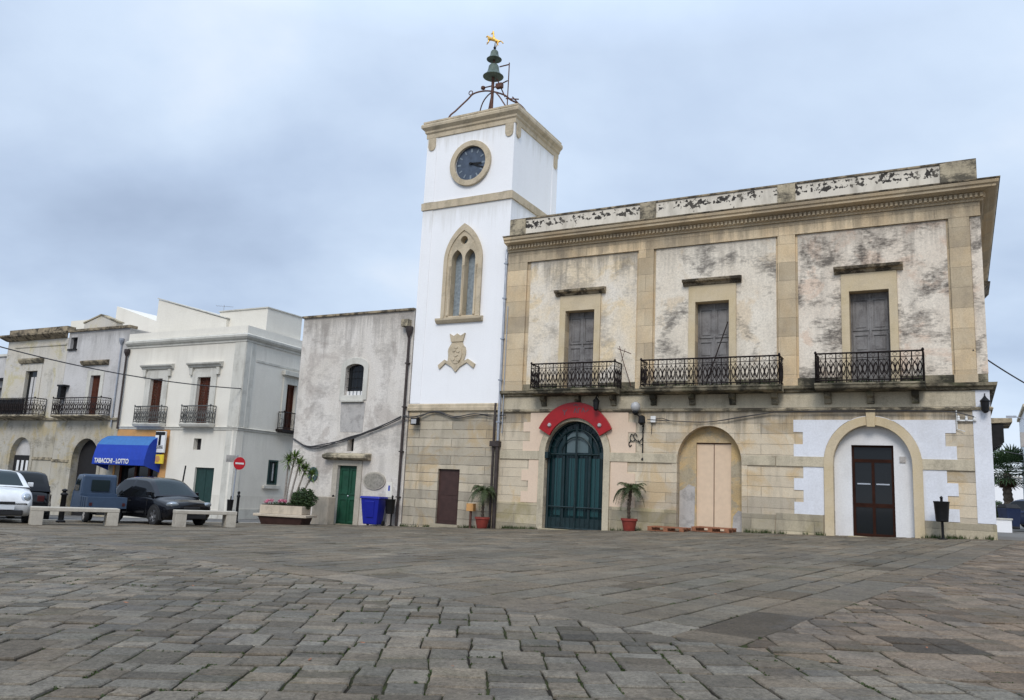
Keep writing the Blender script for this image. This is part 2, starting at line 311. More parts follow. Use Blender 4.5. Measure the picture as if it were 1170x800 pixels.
# ------------------------------------------------------------------ mesh helpers
PIECES = {'hour_mark', 'block', 'door_window', 'weed', 'pilaster', 'dado', 'corner_strip', 'impost_band', 'parapet_post', 'bracket', 'corbel', 'colonnette', 'cement_patch', 'door_pane', 'plaster_strip', 'side_bracket', 'string_course', 'round_lamp', 'push_bar', 'clock_hand', 'curtain', 'letter_t'}
class MB:
    def __init__(s): s.v = []; s.f = []; s.m = []; s.cur = 0
    def add(s, vs, fs):
        k = len(s.v); s.v += [tuple(p) for p in vs]; s.f += [tuple(i+k for i in f) for f in fs]; s.m += [s.cur]*len(fs); return s
    def box(s, x0, x1, y0, y1, z0, z1):
        return s.add([(x0,y0,z0),(x1,y0,z0),(x1,y1,z0),(x0,y1,z0),(x0,y0,z1),(x1,y0,z1),(x1,y1,z1),(x0,y1,z1)],
                     [(3,2,1,0),(4,5,6,7),(0,1,5,4),(1,2,6,5),(2,3,7,6),(3,0,4,7)])
    def plate(s, outer, holes, y0, y1, back=True):       # polygon in (x,z), front face at y0
        loops = [outer]+list(holes)
        tri = tessellate_polygon([[Vector((p[0], p[1], 0)) for p in l] for l in loops])
        flat = [p for l in loops for p in l]; n = len(flat)
        vs = [(p[0], y0, p[1]) for p in flat]+[(p[0], y1, p[1]) for p in flat]; fs = []
        for t in tri:
            a, b_, c = (flat[i] for i in t)
            ar = (b_[0]-a[0])*(c[1]-a[1])-(b_[1]-a[1])*(c[0]-a[0])
            if abs(ar) < 1e-10: continue
            t = tuple(t) if ar > 0 else tuple(reversed(t))
            fs.append(t)
            if back: fs.append(tuple(i+n for i in reversed(t)))
        k = 0
        for li, l in enumerate(loops):
            m = len(l); ar = sum(l[i][0]*l[(i+1) % m][1]-l[(i+1) % m][0]*l[i][1] for i in range(m))
            ccw = ar > 0
            for i in range(m):
                a, b_ = k+i, k+(i+1) % m
                q = (b_, a, a+n, b_+n)
                if ccw != (li == 0): q = tuple(reversed(q))
                fs.append(q)
            k += m
        return s.add(vs, fs)
    def tube(s, pts, r, seg=6, close=False, caps=True):
        pts = [Vector(p) for p in pts]; n = len(pts); rr = r if isinstance(r, (list, tuple)) else [r]*n
        vs = []; fs = []; up = None
        for i, p in enumerate(pts):
            t = (pts[min(i+1, n-1)]-pts[max(i-1, 0)]) if not close else (pts[(i+1) % n]-pts[i-1])
            if t.length < 1e-9: t = Vector((0, 0, 1))
            t.normalize()
            if up is None: up = Vector((0, 0, 1)) if abs(t.z) < .9 else Vector((1, 0, 0))
            a = t.cross(up)
            if a.length < 1e-6: up = Vector((0, 1, 0)); a = t.cross(up)
            a.normalize(); b_ = a.cross(t).normalized(); up = b_
            for k in range(seg):
                w = 2*PI*k/seg; vs.append(p+(a*math.cos(w)+b_*math.sin(w))*rr[i])
        for i in range(n if close else n-1):
            j = (i+1) % n
            for k in range(seg):
                l = (k+1) % seg; fs.append((i*seg+k, i*seg+l, j*seg+l, j*seg+k))
        if not close and caps: fs.append(tuple(range(seg-1, -1, -1))); fs.append(tuple((n-1)*seg+k for k in range(seg)))
        return s.add(vs, fs)
    def lathe(s, prof, c=(0, 0, 0), seg=24, axis='z'):    # prof (radius, height)
        vs = []; fs = []; n = len(prof)
        for (r, h) in prof:
            for k in range(seg):
                w = 2*PI*k/seg; a, b_ = r*math.cos(w), r*math.sin(w)
                p = (a, b_, h) if axis == 'z' else ((a, -h, b_) if axis == 'y' else (h, a, b_))
                vs.append((p[0]+c[0], p[1]+c[1], p[2]+c[2]))
        for i in range(n-1):
            for k in range(seg):
                l = (k+1) % seg; fs.append((i*seg+k, i*seg+l, (i+1)*seg+l, (i+1)*seg+k))
        fs.append(tuple(range(seg-1, -1, -1))); fs.append(tuple((n-1)*seg+k for k in range(seg)))
        return s.add(vs, fs)
    def sweep(s, prof, x0, x1, ret0=0, ret1=0, depth=None):
        """moulding: prof list (out, z) with out = distance in front of y=0; runs along x, mitred returns when ret"""
        n = len(prof); path = []
        if ret0: path.append(('L', ret0))
        vs = []; rows = []
        def row(f): rows.append([f(o, z) for o, z in prof])
        if ret0: row(lambda o, z: (x0-o, ret0, z))
        row(lambda o, z: ((x0-o) if ret0 else x0, -o, z))
        row(lambda o, z: ((x1+o) if ret1 else x1, -o, z))
        if ret1: row(lambda o, z: (x1+o, ret1, z))
        for r in rows: vs += r
        fs = []
        for i in range(len(rows)-1):
            for k in range(n-1): fs.append((i*n+k, (i+1)*n+k, (i+1)*n+k+1, i*n+k+1))
        fs.append(tuple(range(n))); m = (len(rows)-1)*n; fs.append(tuple(m+k for k in range(n-1, -1, -1)))
        return s.add(vs, fs)
    def comps(s):
        par = list(range(len(s.v)))
        def fd(i):
            while par[i] != i: par[i] = par[par[i]]; i = par[i]
            return i
        for f in s.f:
            for k in f[1:]: par[fd(k)] = fd(f[0])
        out = {}
        for f in s.f: out.setdefault(fd(f[0]), []).append(f)
        res = []
        for fl_ in out.values():
            ids = sorted({i for f in fl_ for i in f}); mp = {i: k for k, i in enumerate(ids)}
            m = MB(); m.v = [s.v[i] for i in ids]; m.f = [tuple(mp[i] for i in f) for f in fl_]; m.m = [0]*len(m.f); res.append(m)
        return res
    def pieces(s, name, material, parent=None, off=(0, 0, 0), **k):
        """one object per separate piece, all with the same kind name"""
        r = [m.build(name, material, parent, off, **k) for m in s.comps()]; return r[0]
    def build(s, name, material, parent=None, off=(0, 0, 0), smooth=False, bevel=0, mats=None, auto=None):
        if name in PIECES and len(s.f) > 6:
            PIECES.discard(name); r = s.pieces(name, material, parent, off, smooth=smooth, bevel=bevel, auto=auto); PIECES.add(name); return r
        me = bpy.data.meshes.new(name); me.from_pydata([(p[0]-off[0], p[1]-off[1], p[2]-off[2]) for p in s.v], [], s.f); me.update()
        for mm in (mats or [material]): me.materials.append(mm)
        if mats:
            for p, i in zip(me.polygons, s.m): p.material_index = i
        o = bpy.data.objects.new(name, me); COL.objects.link(o); o.parent = parent
        if smooth:
            for p in me.polygons: p.use_smooth = True
            if auto:
                bm = bmesh.new(); bm.from_mesh(me)
                for e in bm.edges:
                    if len(e.link_faces) == 2 and e.calc_face_angle(0) > auto: e.smooth = False
                bm.to_mesh(me); bm.free()
        if bevel:
            bv = o.modifiers.new('bevel', 'BEVEL'); bv.width = bevel; bv.segments = 2; bv.limit_method = 'ANGLE'; bv.angle_limit = math.radians(40)
        return o
def meta(o, label=None, cat=None, group=None, kind=None):
    if label: o['label'] = label
    if cat: o['category'] = cat
    if group: o['group'] = group
    if kind: o['kind'] = kind
    return o
def thing(name, label, cat, loc=(0, 0, 0), rz=0.0, group=None):
    o = bpy.data.objects.new(name, None); COL.objects.link(o); o.empty_display_size = .3
    o.location = loc; o.rotation_euler = (0, 0, rz); return meta(o, label, cat, group)
def text_mesh(txt, size, name, material, parent, loc, rot=(PI/2, 0, 0), ext=.006, bold=0.0, sx=1.0):
    cu_ = bpy.data.curves.new(name, 'FONT'); cu_.body = txt; cu_.size = size; cu_.extrude = ext; cu_.offset = bold; cu_.align_x = 'CENTER'; cu_.align_y = 'CENTER'
    t = bpy.data.objects.new('t', cu_); COL.objects.link(t)
    me = bpy.data.meshes.new_from_object(t.evaluated_get(bpy.context.evaluated_depsgraph_get())); bpy.data.objects.remove(t)
    me.materials.clear(); me.materials.append(material)
    o = bpy.data.objects.new(name, me); COL.objects.link(o); o.parent = parent; o.location = loc; o.rotation_euler = rot; o.scale = (sx, 1, 1); return o
def rect(x0, x1, z0, z1): return [(x0, z0), (x1, z0), (x1, z1), (x0, z1)]
def arch(x0, x1, z0, zs, n=20, rise=None):
    r = (x1-x0)/2; c = (x0+x1)/2; h = rise or r
    return [(x0, z0), (x1, z0)]+[(c+r*math.cos(PI*k/n), zs+h*math.sin(PI*k/n)) for k in range(n+1)]
def arch_band(x0, x1, z0, zs, w, n=20, rise=None, wtop=None):
    """archivolt + jambs as a horseshoe outline"""
    r = (x1-x0)/2; c = (x0+x1)/2; h = rise or r; wt = wtop or w
    inn = [(c+r*math.cos(PI*k/n), zs+h*math.sin(PI*k/n)) for k in range(n+1)]
    out = [(c+(r+w)*math.cos(PI*k/n), zs+(h+wt)*math.sin(PI*k/n)) for k in range(n+1)]
    return [(x1, z0), (x1+w, z0)]+out+[(x0-w, z0), (x0, z0)]+inn[::-1]
def pointed(x0, x1, z0, zs, k=1.0, n=10):
    """pointed arch: radius = k*width"""
    w = x1-x0; R = k*w; pts = [(x0, z0), (x1, z0)]
    c1 = x1-R; a1 = math.acos(max(-1, min(1, ((x0+x1)/2-c1)/R)))
    for i in range(n+1): a = a1*i/n; pts.append((c1+R*math.cos(a), zs+R*math.sin(a)))
    c0 = x0+R
    for i in range(n-1, -1, -1): a = a1*i/n; pts.append((c0-R*math.cos(a), zs+R*math.sin(a)))
    return pts

# ------------------------------------------------------------------ ground, paving
def clip(poly, a, b, c):           # keep a*x+b*y+c >= 0
    out = []
    for i in range(len(poly)):
        p, q = poly[i], poly[(i+1) % len(poly)]; dp = a*p[0]+b*p[1]+c; dq = a*q[0]+b*q[1]+c
        if dp >= 0: out.append(p)
        if (dp >= 0) != (dq >= 0):
            t = dp/(dp-dq); out.append((p[0]+(q[0]-p[0])*t, p[1]+(q[1]-p[1])*t))
    return out
def area(p): return .5*sum(p[i][0]*p[(i+1) % len(p)][1]-p[(i+1) % len(p)][0]*p[i][1] for i in range(len(p)))
KX, KY = 1.88, 7.93
aR, aL = math.radians(52.2), math.radians(137.7)
dR = (math.cos(aR), math.sin(aR)); dL = (math.cos(aL), math.sin(aL))
nR = (-dR[1], dR[0]); nL = (dL[1], -dL[0])          # both point into the far wedge
def hp(n, off=0.0): return (n[0], n[1], -(n[0]*KX+n[1]*KY)-off)
slabs = []
def inset(poly, d):
    c = (sum(p[0] for p in poly)/len(poly), sum(p[1] for p in poly)/len(poly)); out = []
    for p in poly:
        v = (p[0]-c[0], p[1]-c[1]); l = math.hypot(*v) or 1; k = max(0, 1-1.25*d/l); out.append((c[0]+v[0]*k, c[1]+v[1]*k))
    return out
def warp(p):
    a = noise.noise(Vector((p[0]*.9, p[1]*.9, 3.1))); b = noise.noise(Vector((p[0]*.9, p[1]*.9, 9.7)))
    c = noise.noise(Vector((p[0]*3.3, p[1]*3.3, 1.3))); d = noise.noise(Vector((p[0]*3.3, p[1]*3.3, 5.9)))
    return (p[0]+.035*a+.016*c, p[1]+.035*b+.016*d)
def field(org, ang, extent_a, extent_b, rows, lens, clips, gap, tone, jit=.012, drop=0.0, rg=0.0, wp=False):
    """rows run along direction ang; clips is a list of half-planes"""
    ca, sa = math.cos(ang), math.sin(ang); b = extent_b[0]
    T = lambda a, b_: (org[0]+a*ca-b_*sa, org[1]+a*sa+b_*ca)
    rnd = random.Random(int(ang*1000)+len(slabs))
    while b < extent_b[1]:
        h = rnd.uniform(*rows); a = extent_a[0]-rnd.random()
        rt = rnd.uniform(.93, 1.07)
        skew = rnd.uniform(-.008, .008)
        while a < extent_a[1]:
            l = rnd.uniform(*lens)
            if rnd.random() < .12: l *= .55
            j0, j1 = (rnd.uniform(-jit, jit), rnd.uniform(-jit, jit)) if wp else (0, 0)
            q = [T(a, b+rg+j0), T(a+l, b+rg+j0), T(a+l+skew, b+h-rg+j1), T(a+skew, b+h-rg+j1)]
            a += l
            for cc in clips:
                q = clip(q, *cc)
                if len(q) < 3: break
            if len(q) < 3 or abs(area(q)) < .012: continue
            if area(q) < 0: q = q[::-1]
            if wp: q = [warp(p) for p in q]
            g = gap*rnd.uniform(.7, 1.5)
            k = rt*rnd.uniform(.88, 1.12)
            if rnd.random() < .035: k *= .62
            if rnd.random() < .05: k *= 1.22
            w = rnd.uniform(-.05, .05)
            cq = (sum(p[0] for p in q)/len(q), sum(p[1] for p in q)/len(q))
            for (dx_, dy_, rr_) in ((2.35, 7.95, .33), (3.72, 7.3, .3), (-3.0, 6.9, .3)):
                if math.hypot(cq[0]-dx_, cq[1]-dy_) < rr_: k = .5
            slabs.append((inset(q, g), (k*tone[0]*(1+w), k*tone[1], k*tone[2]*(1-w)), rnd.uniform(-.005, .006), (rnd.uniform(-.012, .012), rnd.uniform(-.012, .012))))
        b += h
def cobbles(org, ang, ea, eb, band, colw, lens, clips, gap, tone):
    """worn near paving: irregular bands, each cut into its own columns and short stones"""
    ca, sa = math.cos(ang), math.sin(ang); rnd = random.Random(int(ang*977)+5)
    T = lambda a, b_: (org[0]+a*ca-b_*sa, org[1]+a*sa+b_*ca)
    b = eb[0]
    while b < eb[1]:
        H_ = rnd.uniform(*band); a = ea[0]-rnd.random()*.4
        while a < ea[1]:
            w_ = rnd.uniform(*colw); y0 = b
            # depth of this column wanders a little past the band so that cross joints step
            n_ = max(1, round(H_/rnd.uniform(*lens))); cuts = [0]+sorted((k+rnd.uniform(-.22, .22))/n_ for k in range(1, n_))+[1]
            for c0, c1 in zip(cuts, cuts[1:]):
                q = [T(a, b+H_*c0), T(a+w_, b+H_*c0), T(a+w_, b+H_*c1), T(a, b+H_*c1)]
                cx0, cy0 = T(a+w_/2, b+H_*(c0+c1)/2)
                if any(cc[0]*cx0+cc[1]*cy0+cc[2] < -.7 for cc in clips): continue
                for cc in clips:
                    q = clip(q, *cc)
                    if len(q) < 3: break
                if len(q) < 3 or abs(area(q)) < .008: continue
                if area(q) < 0: q = q[::-1]
                q = [warp(p) for p in q]
                k = rnd.uniform(.68, 1.34)*(1+.22*noise.noise(Vector((cx0*.5, cy0*.5, 2))))
                if rnd.random() < .05: k *= .7
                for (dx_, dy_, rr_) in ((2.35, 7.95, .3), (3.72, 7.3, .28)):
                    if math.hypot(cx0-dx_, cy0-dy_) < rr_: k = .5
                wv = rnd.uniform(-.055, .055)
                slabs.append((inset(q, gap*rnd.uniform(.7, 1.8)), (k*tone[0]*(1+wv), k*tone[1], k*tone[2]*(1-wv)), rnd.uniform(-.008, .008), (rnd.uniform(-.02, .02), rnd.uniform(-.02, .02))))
            a += w_
        b += H_
def nclip(u0, u1, n0, n1):         # region in facade coordinates
    def h(vx, vy, c0, s): return (s*vx, s*vy, -s*c0)
    du0 = D.dot(P0); dn0 = -B.dot(P0)
    return [h(D.x, D.y, du0+u0, 1), h(D.x, D.y, du0+u1, -1), h(-B.x, -B.y, dn0+n0, 1), h(-B.x, -B.y, dn0+n1, -1)]
EA, EB = onpix(-60, 24.8), onpix(345, 33.6)
ed = Vector((EB.x-EA.x, EB.y-EA.y)).normalized(); EN = (ed.y, -ed.x)          # points to the viewer's side
edge = (EN[0], EN[1], -(EN[0]*EA.x+EN[1]*EA.y))
def beyond(x, y): return edge[0]*x+edge[1]*y+edge[2] < 0
ROADSIDE = lambda x, y: beyond(x, y) and x < 0
lim = nclip(-45, 9, -.3, 36)+[edge]
neg = lambda t: (-t[0], -t[1], -t[2])
BW = .62
# far wedge, rows parallel to the long joint that runs to the palazzo corner
field((KX, KY), aR, (-1, 42), (0.012, 42), (.4, .52), (.4, .95), lim+[hp(nR, .022), hp(nL, .014)], .007, (1.27, 1.2, 1.09), .006, rg=.013)
# two border bands of long slabs
field((KX, KY), aR, (-.8, 30), (-BW, 0), (BW, BW), (.9, 1.7), lim+[neg(hp(nR)), hp(nR, -BW), hp(nL, -BW)], .005, (1.2, 1.13, 1.04), .002)
field((KX, KY), aL, (0, 34), (0, BW), (BW, BW), (.9, 1.7), lim+[neg(hp(nL)), hp(nL, -BW), hp(nR)], .005, (1.22, 1.16, 1.08), .002)
# near field: rows across the view
sR = hp(nR, -BW); sL = hp(nL, -BW)
# near region = outside the wedge widened by the bands -> split into (below L band) and (above L but right of R band)
a0 = math.radians(2.5)
cobbles((0, 0), a0, (-40, 22), (-6, 36), (.36, .8), (.2, .41), (.17, .32), lim+[neg(sL)], .0066, (1.27, 1.23, 1.17))
cobbles((0, 0), a0-.12, (-8, 34), (-3, 34), (.5, 1.1), (.24, .46), (.22, .42), lim+[sL, neg(sR)], .0062, (1.3, 1.14, 1.02))
vs = []; fs = []; tones = []; rj = random.Random(77)
for q, t, dz, tl in slabs:
    if min(p[1] for p in q) < 17:
        qq = []; near = 3 if min(p[1] for p in q) < 11 else 2
        for i in range(len(q)):
            p, r2 = q[i], q[(i+1) % len(q)]; qq.append((p[0]+rj.uniform(-.004, .004), p[1]+rj.uniform(-.004, .004)))
            for k in range(1, near): qq.append((p[0]+(r2[0]-p[0])*k/near+rj.uniform(-.0055, .0055), p[1]+(r2[1]-p[1])*k/near+rj.uniform(-.0055, .0055)))
        q = qq
    c = (sum(p[0] for p in q)/len(q), sum(p[1] for p in q)/len(q))
    def top(p, e): return ground(p[0], p[1])+dz+(p[0]-c[0])*tl[0]+(p[1]-c[1])*tl[1]+e
    i0 = len(vs); m = len(q); q2 = inset(q, .009)
    vs += [(p[0], p[1], top(p, -.05)) for p in q]+[(p[0], p[1], top(p, -.009)) for p in q]+[(p[0], p[1], top(p, 0)) for p in q2]
    for r in (0, 1):
        for i in range(m): j = (i+1) % m; fs.append((i0+r*m+i, i0+r*m+j, i0+(r+1)*m+j, i0+(r+1)*m+i)); tones.append(t)
    fs.append(tuple(i0+2*m+i for i in range(m))); tones.append(t)
me = bpy.data.meshes.new('piazza_paving'); me.from_pydata(vs, [], fs); me.update(); me.materials.append(M['paving'])
at = me.color_attributes.new('tone', 'FLOAT_COLOR', 'CORNER'); buf = []
for p, t in zip(me.polygons, tones): buf += [t[0], t[1], t[2], 1.0]*p.loop_total
at.data.foreach_set('color', buf)
o = bpy.data.objects.new('paving', me); COL.objects.link(o); meta(o, kind='structure')
print('slabs', len(slabs))
def sheet(name, m, us, ns, dz, kind='structure'):
    mb = MB(); V = []
    for n in ns:
        for u in us:
            p = FW(u, -n); V.append((p.x, p.y, ground(p.x, p.y)+dz))
    F_ = []; k = len(us)
    for j in range(len(ns)-1):
        for i in range(k-1):
            if name == 'paving_joints' and beyond(V[j*k+i][0]+.2, V[j*k+i][1]+.1): continue
            F_.append((j*k+i, j*k+i+1, (j+1)*k+i+1, (j+1)*k+i))
    F_ = [tuple(reversed(f)) for f in F_]
    mb.add(V, F_); return meta(mb.build(name, m), kind=kind)
def rng(a, b, s):
    r = []; x = a
    while x < b-1e-6: r.append(x); x += s
    return r+[b]
us = [-900, -400, -200, -120]+rng(-80, 40, 1.6)+[60, 100, 200, 400, 900]
us_key = sorted(set(us+[g[0] for g in G1+G2 if -80 <= g[0] <= 40]))
sheet('ground', M['far'], us_key, [-900, -400, -200, -120, -80, -50, -30, -20, -10, -5, -1, 0]+rng(1.5, 27, 1.5)+[30, 40, 60, 100, 300, 900], -.19)
sheet('paving_joints', M['joint'], sorted(set(rng(-45.2, 9.2, .6)+[g[0] for g in G1+G2 if -45 < g[0] < 9])), [-.3]+rng(0, 27, 1.0)+[30, 36.2], -.016)
sheet('road', M['asphalt'], sorted(set(rng(-80, -19.8, 1.2)+[g[0] for g in G1+G2 if -80 < g[0] < -20])), [-30, -20, -10, -2.2, -1, 0]+rng(1, 27, 1.3)+[30, 45], -.13)
g = MB(); n_ = 70; tt = -20.0
while tt < (EB-EA).length+2:
    l = random.uniform(.8, 1.1); V = []
    for (a_, o_) in ((tt, 0), (tt+l-.01, 0), (tt+l-.01, -.2), (tt, -.2)):
        x, y = EA.x+ed.x*a_+EN[0]*o_, EA.y+ed.y*a_+EN[1]*o_; V.append((x, y, ground(x, y)))
    g.add([(x, y, z-.2) for x, y, z in V]+[(x, y, z+.004) for x, y, z in V], [(0, 1, 2, 3), (7, 6, 5, 4), (0, 4, 5, 1), (1, 5, 6, 2), (2, 6, 7, 3), (3, 7, 4, 0)]); tt += l
meta(g.build('kerb', M['bench'], bevel=.01), kind='structure')
sheet('side_street', M['asphalt'], sorted(set(rng(9.3, 60, 1.5)+[-.2+9.5])), [-60, -40, -20, -8, 0]+rng(1, 27, 1.3)+[30, 45], -.012)

# ------------------------------------------------------------------ building parts
def railing(name, parent, x0, x1, yf, yb, z0, z1, m, bay=.42, rich=True):
    """three-sided wrought railing with scroll panels"""
    mb = MB(); r = .013
    def side(a, b_):
        a = Vector(a); b_ = Vector(b_); Ln = (b_-a).length; n = max(1, round(Ln/bay)); d = (b_-a)/n
        up = Vector((0, 0, 1)); H = z1-z0
        mb.tube([a+up*H, b_+up*H], .028, 5); mb.tube([a+up*.07, b_+up*.07], .02, 4)
        if rich: mb.tube([a+up*(H-.16), b_+up*(H-.16)], .012, 4)
        for i in range(n+1):
            p = a+d*i; mb.tube([p, p+up*H], .022 if i in (0, n) else .017, 4)
        for i in range(n):
            p = a+d*i; w = d
            P = lambda s_, t_: p+w*s_+up*(t_*H)
            if rich:
                # mirrored C scrolls and an eye
                for sg in (0, 1):
                    pts = []
                    for k in range(15):
                        th = k/14*2*PI*1.15; rr = .23*(1-.6*k/14)
                        pts.append(P((.5+(1 if sg else -1)*(.04+rr*(1-math.cos(th)))) if True else 0, .42+rr*math.sin(th)*1.15))
                    mb.tube(pts, .013, 4, caps=False)
                    mb.tube([P(.5, .78), P(.5+(.42 if sg else -.42), .5), P(.5, .12)], .011, 3, caps=False)
                    mb.tube([P(0 if sg else 1, .78), P(.5, .45), P(0 if sg else 1, .1)], .011, 3, caps=False)
                mb.tube([P(.5, .1), P(.5, .8)], .008, 3)
                mb.tube([P(.5+.2*math.cos(t*PI/4), .91+.055*math.sin(t*PI/4)) for t in range(8)], .008, 3, close=True)
            else:
                for q in (.33, .66): mb.tube([P(q, .07), P(q, 1)], .008, 3)
                mb.tube([P(.5+.35*math.cos(t*PI/4), .45+.18*math.sin(t*PI/4)) for t in range(8)], .008, 3, close=True)
    side((x0, yf, z0), (x1, yf, z0)); side((x0, yb, z0), (x0, yf, z0)); side((x1, yf, z0), (x1, yb, z0))
    for x in (x0, x1): mb.lathe([(.03, z1), (.045, z1+.03), (.03, z1+.07), (.005, z1+.09)], (x, yf, 0), 8)
    return mb
def consoles(mb, xs, yf, zt, w=.16, h=.4, y0=-.001):
    for x in xs:
        prof = [(y0, zt-h), (y0-.08, zt-h*.95), (yf*.45, zt-h*.55), (yf*.85, zt-h*.35), (yf*.92, zt)]
        V = [(x-w/2, p[0], p[1]) for p in prof]+[(x-w/2, y0, zt)]+[(x+w/2, p[0], p[1]) for p in prof]+[(x+w/2, y0, zt)]
        n = len(prof)+1
        F_ = [tuple(range(n-1, -1, -1)), tuple(range(n, 2*n))]+[(i, (i+1) % n, n+(i+1) % n, n+i) for i in range(n)]
        mb.add(V, F_)

# ================================================================== PALAZZO
PX0, PX1, PD = -15.95, .1, 13.0
pal = thing('palazzo', 'long two storey cream stone building with balconies and flaking parapet', 'building', FW(0, 0, 0), AZ)
R_gate = arch(-14.01, -11.71, -.6, 2.9, rise=1.17); R_tan = arch(-9.07, -6.92, -.6, 2.72, rise=1.2); R_wh = arch(-4.14, -1.95, -.6, 2.78, rise=1.18)
low = MB().plate(rect(PX0, PX1, -.7, 4.45), [R_gate, R_tan, R_wh], 0, .55); low.build('ashlar_ground_floor', M['ashlar'], pal)
sh = [(-13.38, -12.22), (-8.48, -7.33), (-3.57, -2.43)]
up = MB().plate(rect(PX0, PX1, 4.45, 11.2), [rect(a, b, 5.2, 8.16) for a, b in sh], 0.0, .55); up.build('upper_wall', M['stone'], pal)
body = MB(); body.box(PX0, PX1-.03, .551, PD, -.7, 11.2); body.build('rear_wall', M['plaster_up2'], pal)
# east wall facing the side street
# dado of rougher blocks
dd_ = MB()
for a, b in ((PX0+.002, -14.26), (-11.46, -9.07), (-6.92, -5.88)): dd_.plate(rect(a, b, -.6, 1.08+.02*(a+16)/3), [], -.035, -.001)
dd_.plate(rect(-5.85, -4.45, -.6, 1.2), [], -.05, -.001); dd_.plate(rect(-1.68, .12, -.6, 1.18), [], -.05, -.001)
dd_.build('dado', M['ashlar_base'], pal, bevel=.01)
# toothed plaster panels
def teeth(xa, xb, z0, z1, lt, rt, step=.335, d=.28):
    pts = [];
    n = int((z1-z0)/step)
    zs = [z0+(z1-z0)*i/n for i in range(n+1)]
    left = []; right = []
    for i in range(n):
        xl = xa+(d if (i % 2 and lt) else 0); xr = xb-(d if (i % 2 and rt) else 0)
        left += [(xl, zs[i]), (xl, zs[i+1])]; right += [(xr, zs[i]), (xr, zs[i+1])]
    return right+left[::-1]
pk = MB(); gi = arch(-14.27, -11.45, 1.08, 2.9, rise=1.42)
def cutpanel(mb, xa, xb, z0, z1, lt, rt, gx0, gx1, zs, rise, y0=-.022):
    """panel pieces left and right of an arch plus spandrels, above and below the impost"""
    c = (gx0+gx1)/2; r = (gx1-gx0)/2
    mb.plate(teeth(xa, gx0, z0, 2.66, lt, False), [], y0, -.001); mb.plate(teeth(gx1, xb, z0, 2.66, False, rt), [], y0, -.001)
    L_ = teeth(xa, c, 2.97, z1, lt, False); R_ = teeth(c, xb, 2.97, z1, False, rt)
    # cut the arch out of both halves
    a0_ = math.asin(min(1, max(0, (2.97-zs)/rise)))
    ap = [(c+r*math.cos(t), zs+rise*math.sin(t)) for t in [a0_+(PI/2-a0_)*k/12 for k in range(13)]]
    Lx = [p for p in L_ if p[0] < c-1e-6]; Rx = [p for p in R_ if p[0] > c+1e-6]
    al = [(2*c-p[0], p[1]) for p in ap]
    mb.plate([*al, (c, z1)]+Lx, [], y0, -.001); mb.plate(ap[::-1]+Rx+[(c, z1)], [], y0, -.001)
cutpanel(pk, -14.95, -10.55, 1.1, 4.38, True, True, -14.27, -11.45, 2.9, 1.45); pk.build('salmon_panel', M['pink'], pal)
wk = MB(); cutpanel(wk, -5.3, -.78, 1.2, 4.12, True, True, -4.42, -1.68, 2.78, 1.47); wk.build('white_panel', M['white'], pal)
cs = MB(); cs.plate(rect(-.34, PX1+.012, 1.2, 5.0), [], -.02, -.001); cs.build('white_corner_strip', M['white'], pal)
cs = MB(); cs.plate(rect(-.17, PX1+.012, 5.46, 10.2), [], -.02, -.001); cs.build('plaster_corner_strip', M['plaster_up2'], pal)
# impost bands
im = MB()
for a, b in ((-15.9, -14.0), (-11.72, -9.08), (-6.9, -5.86), (-5.84, -4.15), (-1.94, -.345)): im.plate(rect(a, b, 2.66, 2.97), [], -.05, -.001)
im.build('impost_band', M['stone_light'], pal, bevel=.01)
# arch surrounds
g = MB(); g.plate(arch_band(-14.01, -11.71, .2, 2.9, .24, rise=1.17, wtop=.24), [], -.07, -.001); g.build('gate_arch_surround', M['stone_light'], pal, bevel=.012)
g = MB(); g.plate(arch_band(-9.07, -6.92, .3, 2.72, .18, rise=1.2), [], -.03, -.001); g.build('walled_arch_surround', M['ashlar'], pal)
g = MB(); g.plate(arch_band(-4.14, -1.95, .3, 2.78, .27, rise=1.18, wtop=.27), [], -.075, -.001); g.plate([(-3.15, 3.9), (-2.93, 3.9), (-2.9, 4.44), (-3.18, 4.44)], [], -.12, -.0765)
g.build('white_arch_surround', M['surround'], pal, bevel=.012)
# gate
gate = thing('x', None, None); bpy.data.objects.remove(gate)
gf = MB(); a, b = -14.0, -11.72; c = (a+b)/2; zb = .2; yg = .2
def archpt(r, t, zs=2.9, rise=1.17, R=1.14): return (c+r*math.cos(t), yg, zs+rise/R*r*math.sin(t))
for r in (1.11, .86, .6): gf.tube([archpt(r, PI*k/18) for k in range(19)], .035 if r > 1 else .025, 6)
for k in range(1, 12):
    t = PI*k/12; gf.tube([archpt(.86, t), archpt(1.11, t)], .014, 4)
for x in (a+.04, b-.04): gf.tube([(x, yg, zb), (x, yg, 2.9)], .05, 6)
gf.tube([(c, yg-.03, zb), (c, yg-.03, 4.03)], .035, 6)
for z in (zb+.05, 1.0, 2.88): gf.tube([(a, yg, z), (b, yg, z)], .03, 5)
gf.box(a-.14, a+.12, yg-.26, yg+.02, 2.72, 2.95); gf.box(b-.12, b+.14, yg-.26, yg+.02, 2.72, 2.95)
for x in [a+.2+(b-a-.4)*i/10 for i in range(11)]:
    if abs(x-c) > .05: gf.tube([(x, yg, zb), (x, yg, 2.88)], .010, 4)
for x in (a+.62, b-.62): gf.box(x-.05, x+.05, yg+.03, yg+.07, zb, 3.65)
gf.box(a, b, yg+.035, yg+.075, zb-.15, zb+.42)
gf.build('gate', M['teal'], pal)
gg = MB(); gg.plate(arch(a-.01, b+.01, zb-.2, 2.9, rise=1.17), [], yg+.1, yg+.13); gl = gg.build('gate_glass', M['tealglass'], pal)
